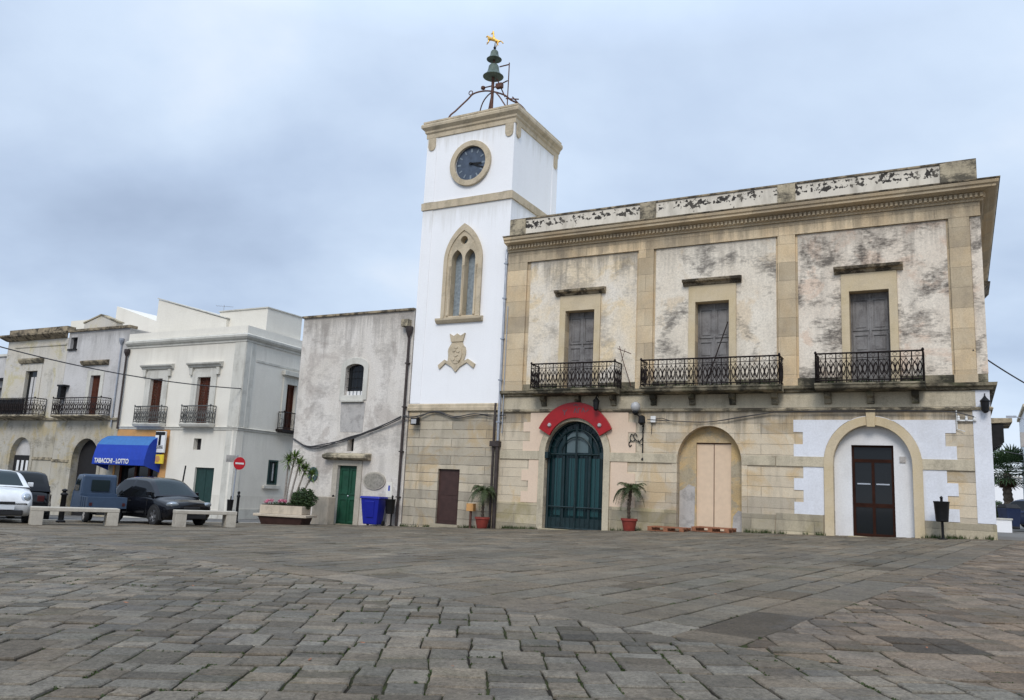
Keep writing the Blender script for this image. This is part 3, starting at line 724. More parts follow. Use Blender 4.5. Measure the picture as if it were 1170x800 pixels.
gg = MB(); gg.plate([(c-.42, 2.95), (c+.42, 2.95), (c+.42, 3.5), (c+.2, 3.72), (c-.2, 3.72), (c-.42, 3.5)], [], yg+.085, yg+.095); gg.build('fanlight_pane', M['litglass'], pal)
gg = MB()
for x in (a+.45, b-.45): gg.plate(rect(x-.18, x+.18, .7, 2.75), [], yg+.085, yg+.092)
gg.plate(rect(c-.3, c-.06, .7, 2.75), [], yg+.085, yg+.092); gg.plate(rect(c+.06, c+.3, .7, 2.75), [], yg+.085, yg+.092)
gg.build('door_pane', M['panelit'], pal)
gs = MB(); gs.box(a-.1, b+.1, -.25, .5, -.4, .215); gs.build('gate_step', M['ashlar_base'], pal, bevel=.02)
# walled arch with beige door
g = MB(); g.plate(arch(-9.1, -6.89, -.6, 2.72, rise=1.21), [rect(-8.5, -7.33, -.5, 3.38)], .3, .5); g.build('walled_arch_infill', M['yellow_stone'], pal)
g = MB(); g.box(-8.5, -7.33, .38, .44, .2, 3.38); bd_ = g.build('beige_door', M['beige_door'], pal)
g = MB(); g.box(-7.925, -7.905, .365, .379, .5, 3.36); g.box(-8.5, -7.33, .375, .3795, 3.34, 3.38); g.build('door_seam', M['rust'], bd_)
g = MB(); g.plate([(-9.06, .4), (-8.55, .4), (-8.53, 1.9), (-8.75, 1.98), (-8.95, 1.8), (-9.06, 1.75)], [], .285, .299); g.plate([(-7.3, .5), (-6.94, .5), (-6.94, 1.15), (-7.1, 1.2), (-7.26, 1.0)], [], .285, .299); g.build('cement_patch', M['cementpatch'], pal)
# white arch with brown door
g = MB(); g.plate(arch(-4.16, -1.93, -.6, 2.78, rise=1.19), [rect(-3.64, -2.46, -.5, 3.37)], .22, .5); g.build('white_arch_infill', M['white_recess'], pal)
dr = MB(); x0, x1 = -3.64, -2.46; dr.plate(rect(x0, x1, .45, 3.37), [rect(x0+.08, -3.09, .72, 1.5), rect(-3.01, x1-.08, .72, 1.5), rect(x0+.08, -3.09, 1.62, 2.85), rect(-3.01, x1-.08, 1.62, 2.85), rect(x0+.06, x1-.06, 2.95, 3.31)], .34, .4)
dro = dr.build('brown_door', M['frame_dark'], pal)
g = MB(); g.box(x0+.03, x1-.03, .365, .375, .6, 3.34); g.build('glass_pane', M['glass'], dro)
g = MB()
g.box(-3.5, -3.13, .335, .345, 2.18, 2.22); g.box(-2.97, -2.6, .335, .345, 2.18, 2.22); g.build('push_bar', M['chrome'], dro)
g = MB(); g.box(-3.75, -2.35, -.12, .5, -.2, .63); g.build('door_step', M['ashlar_base'], pal)
# plaster panels upstairs
cols = [(-15.93, -15.07), (-10.55, -9.99), (-5.72, -5.17), (-.73, -.18)]
pls = [(-14.93, -10.62, 'plaster_up3'), (-9.92, -5.79, 'plaster_up'), (-5.10, -.80, 'plaster_up2')]
for (a, b, mm), (s0, s1) in zip(pls, sh):
    g = MB(); g.plate([(a, 5.45), (s0-.24, 5.45), (s0-.24, 8.72), (s1+.24, 8.72), (s1+.24, 5.45), (b, 5.45), (b, 10.2), (a, 10.2)], [], -.018, -.001); g.build('plaster_panel', M[mm], pal)
g = MB()
for a, b in cols: g.plate(rect(a, b, 5.45, 10.21), [], -.085, -.001); g.plate(rect(a-.03, b+.03, 5.2, 5.45), [], -.11, -.001)
g.build('pilaster', M['stone'], pal, bevel=.01)
g = MB(); g.plate(rect(PX0+.02, PX1, 5.215, 5.44), [rect(s0, s1, 5.3, 5.439) for s0, s1 in sh] and [], -.05, -.0015)
g = MB()
edges = [PX0+.02]; 
for s0, s1 in sh: edges += [s0, s1]
edges += [PX1]
for i in range(0, len(edges), 2): g.plate(rect(edges[i], edges[i+1], 5.215, 5.445), [], -.05, -.0015)
g.build('plinth_course', M['ledge'], pal)
# mouldings
g = MB(); g.sweep([(0, 4.98), (.10, 5.0), (.12, 5.06), (.2, 5.1), (.22, 5.19), (.0, 5.212)], PX0+.01, PX1, 0, PD); g.build('string_course', M['ledge'], pal)
g = MB(); g.sweep([(0, 4.40), (.07, 4.41), (.09, 4.46), (.05, 4.5), (.0, 4.505)], PX0+.01, PX1, 0, PD); g.build('lower_moulding', M['stone_dark'], pal)
g = MB(); g.plate(rect(PX0+.01, PX1-.35, 4.51, 4.975), [], -.025, -.001); g.build('string_frieze', M['stone_light'], pal)
g = MB(); g.plate(rect(PX0+.01, PX1+.015, 10.215, 10.66), [], -.06, -.001); g.plate(rect(PX0+.01, PX1+.018, 10.215, 10.26), [], -.085, -.0605); g.build('frieze', M['stone'], pal)
g = MB(); g.sweep([(0, 10.66), (.10, 10.67), (.12, 10.74), (.17, 10.745), (.17, 10.9), (.26, 10.915), (.30, 10.93), (.44, 10.96), (.45, 11.03), (.5, 11.06), (.52, 11.12), (.53, 11.155), (0, 11.2)], PX0, PX1, 0, PD)
g.build('cornice', M['stone'], pal)
g = MB(); g.sweep([(.0, 11.202), (.55, 11.165), (.56, 11.2), (0, 11.26)], PX0-.02, PX1, 0, PD); g.build('cornice_cap', M['hood'], pal)
g = MB(); x = PX0+.15
while x < PX1+.14: g.box(x, x+.075, -.235, -.171, 10.76, 10.885); x += .135
g.build('dentils', M['stone'], pal)
g = MB(); g.box(PX0+.02, PX1-.04, -.02, .28, 11.2, 11.96); g.box(PX1-.3, PX1-.04, .28, PD, 11.2, 11.96); g.build('parapet', M['parapet'], pal)
g = MB()
for a, b in ((-15.93, -15.25), (-10.55, -9.95), (-5.72, -5.15), (-.9, PX1-.02)): g.box(a, b, -.07, .3, 11.21, 11.99)
g.build('parapet_post', M['stone_dark'], pal, bevel=.015)
g = MB(); g.box(PX0+.02, PX1-.02, -.06, .31, 11.962, 12.03); g.build('coping', M['hood'], pal, bevel=.01)
g = MB(); g.box(PX0+.1, PX1-.3, .28, PD-.1, 11.2, 11.3); g.build('roof', M['stone_light'], pal)
# windows and balconies
for i, (s0, s1) in enumerate(sh):
    g = MB(); g.plate([(s0-.235, 5.215), (s0, 5.215), (s0, 8.16), (s1, 8.16), (s1, 5.215), (s1+.235, 5.215), (s1+.235, 8.74), (s0-.235, 8.74)], [], -.075, -.001); g.build('window_surround', M['surround'], pal, bevel=.01)
    g = MB(); g.sweep([(0, 8.742), (.1, 8.75), (.14, 8.82), (.26, 8.86), (.29, 8.94), (0, 9.0)], s0-.42, s1+.42, 0, 0); g.build('window_hood', M['hood'], pal)
    cx_ = (s0+s1)/2; g = MB()
    g.plate(rect(s0, s1, 5.2, 8.16), [], .3, .34)
    for a, b in ((s0+.06, cx_-.03), (cx_+.03, s1-.06)):
        for z0, z1 in ((5.35, 6.1), (6.25, 6.85), (6.95, 7.98)): g.plate(rect(a, b, z0, z1), [rect(a+.06, b-.06, z0+.06, z1-.06)], .27, .2995); g.plate(rect(a+.1, b-.1, z0+.1, z1-.1), [], .28, .2995)
    g.box(cx_-.035, cx_+.035, .255, .2995, 5.2, 8.12)
    g.build('shutter', M['shutter'], pal, bevel=.006)
bal = [(-14.42, -11.08, 3), (-10.2, -5.55, 4), (-4.55, -1.5, 3)]
for x0, x1, n in bal:
    g = MB(); g.sweep([(.225, 4.97), (.66, 5.0), (.70, 5.03), (.72, 5.1), (.75, 5.13), (.75, 5.18), (.225, 5.195)], x0, x1, 0, 0)
    so = g.build('balcony_slab', M['ledge'], pal)
    g = MB(); consoles(g, [x0+.3+(x1-x0-.6)*k/(n-1) for k in range(n)], -.3, 4.965, .2, .36, -.026); g.build('bracket', M['ledge'], so, bevel=.01)
    railing('railing', pal, x0+.04, x1-.04, -.7, -.06, 5.19, 6.09, M['iron'], .31).build('railing', M['iron'], pal)
# leaning bar behind the middle balcony, weeds on slabs
g = MB(); g.tube([(-8.0, -.45, 5.22), (-7.35, -.12, 7.4)], .022, 5); g.build('leaning_pole', M['iron'], pal)
g = MB(); g.tube([(-10.75, -.05, 5.3), (-11.0, -.25, 6.2), (-11.12, -.3, 6.7)], .014, 4); g.tube([(-11.2, -.25, 6.62), (-10.7, -.25, 6.42)], .014, 4); g.tube([(-11.05, -.25, 6.15), (-10.9, -.3, 6.6)], .01, 4); g.build('bent_wall_bracket', M['rust'], pal)
def tuft(mb, x, y, z, r, h, n, rnd):
    for _ in range(n):
        a = rnd.uniform(0, 2*PI); q = rnd.random()**.5*r; l = h*rnd.uniform(.4, 1); bx_, by = x+q*math.cos(a), y+q*math.sin(a)
        w = .006+.01*rnd.random(); tx, ty = rnd.uniform(-.5, .5)*l, rnd.uniform(-.5, .5)*l; c_, s_ = math.cos(a+1), math.sin(a+1)
        mb.add([(bx_-w*c_, by-w*s_, z), (bx_+w*c_, by+w*s_, z), (bx_+tx+w*.3*c_, by+ty, z+l)], [(0, 1, 2)])
rw = random.Random(3)
for (x0, x1, z) in ((-14.3, -11.2, 5.2), (-10.1, -5.7, 5.2), (-4.4, -1.7, 5.2)):
    g = MB()
    for _ in range(26):
        x = rw.uniform(x0, x1); tuft(g, x, -.55+rw.random()*.3, z, .12, .22, 10, rw)
    meta(g.build('ledge_weeds', M['bush'], pal), kind='stuff')
# side balcony, hood and doors of the east front (seen edge on)
es = MB()
es.add([(PX1, y, z) for y, z in ((10.2, 4.97), (13.0, 4.97), (13.0, 5.19), (10.2, 5.19))]+[(PX1+1.05, y, z) for y, z in ((10.2, 5.03), (13.0, 5.03), (13.0, 5.19), (10.2, 5.19))], [(3, 2, 1, 0), (4, 5, 6, 7), (0, 1, 5, 4), (1, 2, 6, 5), (2, 3, 7, 6), (3, 0, 4, 7)])
sb = es.build('side_balcony_slab', M['stone_dark'], pal)
es = MB()
for y in (10.4, 11.6, 12.8):
    pr = [(PX1, 3.7), (PX1+.2, 3.75), (PX1+.35, 4.0), (PX1+.75, 4.25), (PX1+.75, 4.969), (PX1, 4.969)]; n = 6
    es.add([(x, y-.12, z) for x, z in pr]+[(x, y+.12, z) for x, z in pr], [tuple(range(n)), tuple(range(2*n-1, n-1, -1))]+[(i, n+i, n+(i+1) % n, (i+1) % n) for i in range(n)])
es.build('side_bracket', M['iron_black'], sb)
es = MB(); frb = [(PX1+.02, 10.5), (PX1+.7, 10.5), (PX1+.7, 12.8), (PX1+.02, 12.8)]
es.add([(x, y, 4.2) for x, y in frb]+[(x, y, 4.96) for x, y in frb], [(3, 2, 1, 0), (4, 5, 6, 7), (0, 1, 5, 4), (1, 2, 6, 5), (2, 3, 7, 6), (3, 0, 4, 7)]); es.build('shuttered_box', M['iron_black'], sb)
es = MB()
es.add([(PX1, 3.0, 8.74), (PX1, 4.9, 8.74), (PX1, 4.9, 9.0), (PX1, 3.0, 9.0), (PX1+.12, 3.05, 8.74), (PX1+.12, 4.85, 8.74), (PX1+.3, 4.9, 8.94), (PX1+.3, 3.0, 8.94)], [(3, 2, 1, 0), (4, 5, 6, 7), (0, 1, 5, 4), (1, 2, 6, 5), (2, 3, 7, 6), (3, 0, 4, 7)]); es.build('side_window_hood', M['hood'], pal)
# red arch sign
rs = thing('arch_sign', 'curved red sign over the arched teal gate with two small white lamps', 'sign', FW(-12.82, -.16, 3.55), AZ)
n = 18; t0, t1 = math.radians(27), math.radians(153); c2 = 0.0; Ri, Ro = 1.10, 1.60; cz = -.55
inn = [(c2+Ri*math.cos(t0+(t1-t0)*k/n), cz+(Ri+.08)*math.sin(t0+(t1-t0)*k/n)) for k in range(n+1)]
out = [(c2+Ro*math.cos(t0+(t1-t0)*k/n), cz+(Ro+.14)*math.sin(t0+(t1-t0)*k/n)) for k in range(n+1)]
g = MB(); g.plate(out+inn[::-1], [], -.02, .08); g.build('sign_board', M['red'], rs, bevel=.006)
g = MB()
for x, z in ((-.98, .36), (.98, .36)): g.lathe([(.07, 0), (.075, .03), (.05, .07)], (x, -.02, z), 14, 'y')
g.build('round_lamp', M['globe'], rs)
# faded lettering, no longer legible: short painted strokes where the letters stand
g = MB()
def stroke(mb, a, b, w=.018, y=-.026):
    a = Vector((a[0], 0, a[1])); b = Vector((b[0], 0, b[1])); d = (b-a).normalized(); p = Vector((-d.z, 0, d.x))*w
    q = [a-p, b-p, b+p, a+p]; mb.add([(v.x, y, v.z) for v in q]+[(v.x, y+.005, v.z) for v in q], [(0, 1, 2, 3), (0, 4, 5, 1), (1, 5, 6, 2), (2, 6, 7, 3), (3, 7, 4, 0)])
for a, b in (((-.47, .92), (-.39, .83)), ((-.30, .93), (-.39, .83)), ((-.39, .83), (-.40, .72)), ((-.02, .8), (.03, .97)), ((.03, .97), (.09, .8)), ((.14, .8), (.14, .97)), ((.14, .97), (.24, .96)), ((.28, .82), (.33, .98)), ((.33, .98), (.40, .82)), ((.44, .84), (.55, .92)), ((-.06, 1.07), (.04, 1.1)), ((.04, 1.1), (.14, 1.06))): stroke(g, a, b)
g.build('faded_letters', M['letter_grey'], rs)

# ================================================================== CLOCK TOWER
TX0, TX1, TD = -20.22, -15.96, 4.0
tw = thing('clock_tower', 'square white clock tower with stone base, belt, cornice and bells', 'clock tower', FW(-18.1, 0, 0), AZ)
OT = (-18.1, 0, 0)
def tb(mb, name, m, parent=None, **k): return mb.build(name, m, parent or tw, OT, **k)
g = MB(); g.plate(rect(TX0, TX1, -.8, 4.46), [rect(-18.66, -17.66, .1, 2.2)], 0.002, .5); g.box(TX0, TX1, .501, TD, -.8, 4.46); tb(g, 'stone_base', M['ashlar_tower'])
g = MB(); g.box(-18.66, -17.66, .1, .16, .1, 2.2); dro = tb(g, 'metal_door', M['brown_door'])
g = MB(); g.box(-18.55, -17.77, .09, .0995, .22, 1.1); g.box(-18.55, -17.77, .09, .0995, 1.2, 2.08); g.build('door_panel', M['brown_door'], dro, OT, bevel=.01)
g = MB(); g.box(-18.8, -17.55, -.12, .3, -.4, .1); tb(g, 'door_step', M['ashlar_base'])
g = MB(); g.sweep([(0, 4.46), (.07, 4.48), (.08, 4.6), (.05, 4.62), (.05, 4.72), (0, 4.76)], TX0, TX1-.02, TD, 0); tb(g, 'base_ledge', M['tower_stone'])
lan = [pointed(-18.5, -18.02, 8.28, 10.55, 1.0), pointed(-17.86, -17.4, 8.28, 10.55, 1.0)]
g = MB(); wo_ = pointed(-18.74, -17.3, 8.22, 10.55, 1.0)
g.plate(rect(TX0, TX1, 4.46, 16.3), [wo_, [(-17.94+.76*math.cos(2*PI*k/28), 14.72+.76*math.sin(2*PI*k/28)) for k in range(28)]], .003, .4)
g.box(TX0, TX1, .401, TD, 4.46, 16.3); tb(g, 'white_shaft', M['tower_white'])
# corner pilaster strips (faint)
g = MB(); g.plate(rect(TX0+.001, TX0+.5, 4.77, 12.93), [], -.018, .002); g.plate(rect(TX0+.001, TX0+.5, 13.3, 16.2), [], -.018, .002)
g.plate(rect(TX1-.42, TX1, 13.3, 16.2), [], -.018, .002)
g.add([(TX1, TD-.5, 13.3), (TX1, TD, 13.3), (TX1, TD, 16.2), (TX1, TD-.5, 16.2), (TX1+.018, TD-.5, 13.3), (TX1+.018, TD+.001, 13.3), (TX1+.018, TD+.001, 16.2), (TX1+.018, TD-.5, 16.2)], [(3, 2, 1, 0), (4, 5, 6, 7), (0, 1, 5, 4), (1, 2, 6, 5), (2, 3, 7, 6), (3, 0, 4, 7)])
tb(g, 'corner_strip', M['tower_white'])
g = MB(); g.sweep([(0, 12.94), (.06, 12.95), (.07, 13.26), (0, 13.29)], TX0, TX1, TD, TD); tb(g, 'belt_course', M['tower_stone'])
g = MB(); g.sweep([(0, 16.16), (.04, 16.18), (.045, 16.36), (.1, 16.42), (.11, 16.5), (.19, 16.58), (.23, 16.62), (.24, 16.72), (.22, 16.78), (0, 16.86)], TX0, TX1, TD+.0, TD)
g.box(TX0, TX1, .001, TD, 16.3, 16.85); tb(g, 'cornice', M['tower_stone'])
g = MB(); g.sweep([(.0, 16.862), (.17, 16.83), (.17, 16.91), (0, 16.97)], TX0, TX1, TD, TD); g.box(TX0, TX1, .001, TD, 16.861, 16.965); tb(g, 'roof_slab', M['tower_stone'])
def tongue(x, w, z0, z1, n=8): return [(x-w/2, z1)]+[(x+w/2*math.cos(PI+PI*k/n), z0+w/2+w/2*math.sin(PI+PI*k/n)*1.1) for k in range(n+1)]+[(x+w/2, z1)]
g = MB()
g.plate(tongue(TX0+.26, .36, 15.62, 16.16), [], -.06, -.0185); g.plate(tongue(TX1-.24, .36, 15.62, 16.16), [], -.06, -.0185)
for yy in (.26, TD-.26):
    P_ = tongue(yy, .32, 15.62, 16.16); n = len(P_)
    g.add([(TX1+.0185, p[0], p[1]) for p in P_]+[(TX1+.06, p[0], p[1]) for p in P_], [tuple(range(n)), tuple(range(2*n-1, n-1, -1))]+[(i, n+i, n+(i+1) % n, (i+1) % n) for i in range(n)])
tb(g, 'corbel', M['tower_stone'])
# window tracery
g = MB(); ring = [(-18.02+.17*math.cos(2*PI*k/18), 11.42+.17*math.sin(2*PI*k/18)) for k in range(18)]
ring2 = [(-18.02+.16*math.cos(2*PI*k/18), 11.42+.16*math.sin(2*PI*k/18)) for k in range(18)]
g.plate(pointed(-18.9, -17.14, 8.22, 10.55, 1.0), [pointed(-18.56, -18.06, 8.28, 10.62, .9), pointed(-17.94, -17.45, 8.28, 10.62, .9), ring], -.09, .25)
tr = tb(g, 'tracery', M['tower_stone'], bevel=.01)
g = MB(); oo = pointed(-18.93, -17.11, 8.22, 10.55, 1.0); ii = pointed(-18.76, -17.28, 8.23, 10.55, 1.0)
g.plate(oo[2:]+[oo[0]]+[ii[0]]+ii[2:][::-1]+[ii[1]]+[oo[1]], [], -.13, -.091); tb(g, 'archivolt', M['tower_stone'], tr)
g = MB()
for x in (-18.62, -18.0, -17.38):
    g.lathe([(.05, 8.3), (.05, 8.42), (.032, 8.45), (.03, 10.2), (.05, 10.24), (.06, 10.36)], (x, -.10, 0), 10)
tb(g, 'colonnette', M['tower_stone'], tr, smooth=True, auto=.6)
g = MB(); g.plate(pointed(-18.85, -17.2, 8.25, 10.55, 1.0), [], .255, .28); tb(g, 'window_glass', M['leadglass'])
g = MB(); g.sweep([(0, 8.0), (.10, 8.02), (.18, 8.12), (.19, 8.2), (0, 8.235)], -19.15, -16.98, 0, 0); tb(g, 'window_sill', M['tower_stone'])
# coat of arms
g = MB(); ex, ez = -18.1, 6.72
def blob(mb, cx_, cz_, rx, rz, y0, y1, n=16, jag=0, rnd=random.Random(5)):
    P_ = [(cx_+rx*(1+jag*rnd.uniform(-1, 1))*math.cos(2*PI*k/n), cz_+rz*(1+jag*rnd.uniform(-1, 1))*math.sin(2*PI*k/n)) for k in range(n)]; mb.plate(P_, [], y0, y1)
blob(g, ex, ez, .42, .56, -.05, .0025, 26, .09); blob(g, ex, ez, .27, .38, -.09, -.0505, 18, .03)
g.plate([(ex-.27, ez+.5), (ex+.27, ez+.5), (ex+.36, ez+.85), (ex+.16, ez+.74), (ex, ez+.84), (ex-.16, ez+.74), (ex-.36, ez+.85)], [], -.08, .0025)
g.plate([(ex-.2, ez-.5), (ex, ez-.72), (ex+.2, ez-.5), (ex+.5, ez-.34), (ex+.82, ez-.58), (ex+.9, ez-.42), (ex+.55, ez-.2), (ex+.2, ez-.36), (ex-.2, ez-.36), (ex-.55, ez-.2), (ex-.85, ez-.42), (ex-.78, ez-.58), (ex-.5, ez-.34)], [], -.065, .0025)
for dx, dz in ((-.1, .15), (.1, .12), (0, -.05), (-.12, -.2), (.12, -.22), (0, .28)): blob(g, ex+dx, ez+dz, .08, .06, -.115, -.0905, 9, .2)
tb(g, 'coat_of_arms', M['tower_stone'], bevel=.012)
# clock
ccx, ccz = -17.96, 14.72
g = MB(); n = 36
g.lathe([(.98, 0), (.98, .1), (.9, .14), (.82, .13), (.76, .06), (.76, -.06)], (ccx, -.0, ccz), n, 'y')
g = MB(); o_ = [(ccx+.98*math.cos(2*PI*k/n), ccz+.98*math.sin(2*PI*k/n)) for k in range(n)]; i_ = [(ccx+.74*math.cos(2*PI*k/n), ccz+.74*math.sin(2*PI*k/n)) for k in range(n)]
g.plate(o_, [i_], -.12, .002); clk = tb(g, 'clock_ring', M['tower_stone'], bevel=.03)
g = MB(); g.plate([(ccx+.755*math.cos(2*PI*k/n), ccz+.755*math.sin(2*PI*k/n)) for k in range(n)], [], .02, .06); tb(g, 'clock_face', M['clockface'], clk)
g = MB()
for k in range(12):
    a = 2*PI*k/12; d = Vector((math.sin(a), math.cos(a))); stroke(g, (ccx+d.x*.5, ccz+d.y*.5), (ccx+d.x*.66, ccz+d.y*.66), .028 if k % 3 else .04, .008)
tb(g, 'hour_mark', M['clockmark'], clk)
g = MB()
for a, l, w in ((math.radians(95), .5, .04), (math.radians(112), .66, .028)): d = Vector((math.sin(a), math.cos(a))); stroke(g, (ccx-d.x*.1, ccz-d.y*.1), (ccx+d.x*l, ccz+d.y*l), w, -.012)
g.lathe([(.06, 0), (.05, .05)], (ccx, .0, ccz), 12, 'y'); tb(g, 'clock_hand', M['iron_black'], clk)
# bell frame on the roof
bx0, by0 = -18.4, 2.1
g = MB()
g.tube([(bx0, by0, 16.9), (bx0, by0, 19.7)], .07, 8); g.tube([(bx0-.28, by0-.1, 16.9), (bx0-.05, by0, 18.7)], .035, 6)
g.tube([(bx0, by0, 20.2), (bx0, by0, 20.6)], .05, 6); g.tube([(bx0, by0, 20.9), (bx0, by0, 21.1)], .04, 6)
def cr_curve(pts, n=6):
    P_ = [Vector(p) for p in pts]; P_ = [P_[0]*2-P_[1]]+P_+[P_[-1]*2-P_[-2]]; out_ = []
    for i in range(1, len(P_)-2):
        for k in range(n):
            t = k/n; a, b, c_, d = P_[i-1:i+3]
            out_.append(.5*((2*b)+(-a+c_)*t+(2*a-5*b+4*c_-d)*t*t+(-a+3*b-3*c_+d)*t*t*t))
    return out_+[P_[-2]]
g.tube(cr_curve([(-20.25, 1.2, 16.95), (-20.1, 1.3, 17.75), (-19.85, 1.45, 18.1), (-19.45, 1.7, 18.65), (-19.15, 1.8, 18.95), (-18.6, 2.05, 19.07), (-17.95, 2.3, 18.88), (-17.6, 2.4, 18.6), (-17.1, 2.6, 18.25), (-16.6, 2.9, 17.4), (-16.4, 3.0, 16.95)]), .04, 6)
g.tube(cr_curve([(-20.1, 3.0, 16.95), (-19.6, 2.8, 17.9), (-19.0, 2.3, 18.7), (-18.4, 2.1, 19.0), (-17.8, 1.6, 18.5), (-17.1, 1.2, 17.6), (-16.5, 1.0, 16.95)]), .03, 6)
for s_ in (-19.32, ):
    g.tube([(s_+.1*math.cos(t*PI/4), 1.75, 18.98+.1*math.sin(t*PI/4)) for t in range(8)], .022, 5, close=True)
for (a, b) in (((-18.35, 2.1, 19.2), (-17.7, 2.2, 19.45)), ((-18.1, 2.1, 20.15), (-17.66, 2.2, 20.22)), ((-18.9, 2.1, 19.3), (-18.4, 2.1, 19.3)), ((-18.2, 2.1, 19.6), (-17.85, 2.3, 18.75)), ((-17.75, 2.2, 18.6), (-17.2, 2.4, 18.55)), ((-17.5, 2.35, 18.7), (-17.0, 2.5, 18.1))): g.tube([a, b], .03, 5)
g.tube([(-17.66, 2.2, 17.0), (-17.66, 2.2, 20.3)], .026, 5)
g.lathe([(.02, 19.2), (.1, 19.25), (.1, 19.35), (.02, 19.4)], (-18.9, 2.1, 0), 8); g.box(-18.2, -17.9, 2.0, 2.2, 19.12, 19.32)
bf = tb(g, 'bell_frame', M['rust'])
def bell(z, r, h):
    g = MB(); g.lathe([(r*1.0, z), (r*1.02, z+.03*h), (r*.82, z+h*.16), (r*.62, z+h*.36), (r*.54, z+h*.6), (r*.5, z+h*.82), (r*.38, z+h*.95), (r*.1, z+h)], (bx0, by0, 0), 24)
    return tb(g, 'bell', M['bronze'], smooth=True, auto=1.0)
bell(19.72, .46, .62); bell(20.56, .34, .46)
g = MB(); g.lathe([(.05, 21.08), (.07, 21.14), (.03, 21.22), (.012, 21.4)], (bx0, by0, 0), 8); tb(g, 'finial', M['iron_black'])
# gilded vane: rearing animal figure with rider and tail
def skin(name, verts, edges, rad, m, parent, sub=2):
    me = bpy.data.meshes.new(name); me.from_pydata(verts, edges, []); me.update(); o = bpy.data.objects.new(name, me); COL.objects.link(o); o.parent = parent
    md = o.modifiers.new('skin', 'SKIN'); 
    for i, sv_ in enumerate(me.skin_vertices[0].data): sv_.radius = (rad[i], rad[i]); sv_.use_root = (i == 0)
    ss = o.modifiers.new('sub', 'SUBSURF'); ss.levels = sub; ss.render_levels = sub
    me.materials.append(m); return o
V = [(0, 0, .28), (-.16, 0, .36), (-.28, 0, .42), (-.34, 0, .56), (-.44, 0, .5), (.14, 0, .2), (.26, 0, .14), (.42, 0, .1), (.54, 0, -.05), (-.3, .04, .26), (-.42, .04, .22), (-.26, -.04, .18), (-.36, -.04, .08), (.18, .05, .02), (.12, .05, -.1), (.26, -.05, 0), (.3, -.05, -.12), (-.02, 0, .48), (-.04, 0, .64), (-.06, 0, .74), (-.18, 0, .6)]
E = [(0, 1), (1, 2), (2, 3), (3, 4), (0, 5), (5, 6), (6, 7), (7, 8), (2, 9), (9, 10), (2, 11), (11, 12), (5, 13), (13, 14), (6, 15), (15, 16), (0, 17), (17, 18), (18, 19), (18, 20)]
Rr = [.1, .1, .07, .05, .03, .09, .06, .03, .04, .03, .02, .03, .02, .03, .02, .03, .02, .05, .05, .045, .02]
skin('weather_vane', [(p[0]*.95+bx0-OT[0]-.08, p[1]+by0, p[2]*.95+21.3) for p in V], E, [x*.8 for x in Rr], M['gold'], tw)

# ================================================================== GREY HOUSE
GX0, GX1 = -26.35, -20.28
gh = thing('grey_house', 'narrow windowed grey plaster building between the tower and the white corner house', 'building', FW(-23.3, 0, 0), AZ)
OG = (-23.3, 0, 0)
gb = lambda mb, name, m, parent=None, **k: mb.build(name, m, parent or gh, OG, **k)
wa = arch(-23.68, -22.70, 5.15, 6.3, 8, rise=.2)
g = MB(); g.plate(rect(GX0, GX1, -1, 8.66), [wa, rect(-23.3, -22.96, 2.8, 3.37), rect(-23.68, -22.66, -.6, 2.19)], 0, .4); g.box(GX0, GX1, .401, 8, -1, 8.66); gb(g, 'wall', M['grey_wall'])
g = MB(); g.box(GX0-.06, GX1-.02, -.08, 8, 8.661, 8.76); gb(g, 'coping', M['hood'], bevel=.01)
g = MB(); g.plate(arch(-23.92, -22.46, 4.95, 6.4, 12, rise=.38), [wa], -.05, -.001); g.box(-23.8, -22.58, -.12, -.001, 4.86, 4.95); wf = gb(g, 'window_surround', M['corner_trim'], bevel=.012)
g = MB(); g.plate(arch(-23.7, -22.68, 5.13, 6.3, 8, rise=.21), [], .2, .22); wg = gb(g, 'window', M['glass'])
g = MB(); g.box(-23.68, -22.7, .14, .199, 5.15, 5.35); gb(g, 'window_frame', M['signwhite'], wg)
g = MB()
for k in range(1, 5): g.tube([(-23.68+.196*k, .08, 5.15), (-23.68+.196*k, .08, 6.45)], .014, 4)
for z in (5.5, 5.9, 6.2): g.tube([(-23.66, .08, z), (-22.72, .08, z)], .012, 4)
gb(g, 'window_bars', M['iron_black'], wg)
g = MB(); g.box(-23.31, -22.95, .3, .32, 2.79, 3.38); gb(g, 'slit_window', M['black'])
g = MB(); g.plate([(-23.75, 3.6), (-22.55, 3.6), (-22.5, 4.85), (-23.82, 4.85)], [rect(-23.6, -22.75, 3.6+.001, 4.849)] if False else [], -.012, -.001); gb(g, 'patch_below_window', M['cementpatch'])
g = MB(); g.sweep([(0, 2.42), (.2, 2.44), (.34, 2.5), (.34, 2.62), (.2, 2.68), (0, 2.72)], -24.35, -21.98, 0, 0); gb(g, 'door_lintel', M['stone_dark'], bevel=.02)
g = MB(); g.plate([(-23.95, -.6), (-23.68, -.6), (-23.68, 2.19), (-22.66, 2.19), (-22.66, -.6), (-22.4, -.6), (-22.4, 2.41), (-23.95, 2.41)], [], -.05, -.001); gb(g, 'door_surround', M['bench'], bevel=.012)
g = MB(); g.plate(rect(-23.68, -22.66, -.3, 2.19), [], .12, .17)
for x in (-23.6, -23.08):
    for z0, z1 in ((-.15, .85), (1.0, 2.08)): g.plate(rect(x, x+.44, z0, z1), [rect(x+.07, x+.37, z0+.07, z1-.07)], .09, .1195)
gd = gb(g, 'green_door', M['green_door'], bevel=.006)
g = MB(); g.lathe([(.025, 0), (.035, .04), (.01, .06)], (-23.1, .09, .95), 10, 'y'); gb(g, 'door_knob', M['chrome'], gd)
g = MB(); g.box(-24.0, -22.3, -.25, .3, -.7, -.2); gb(g, 'door_step', M['ashlar_base'])
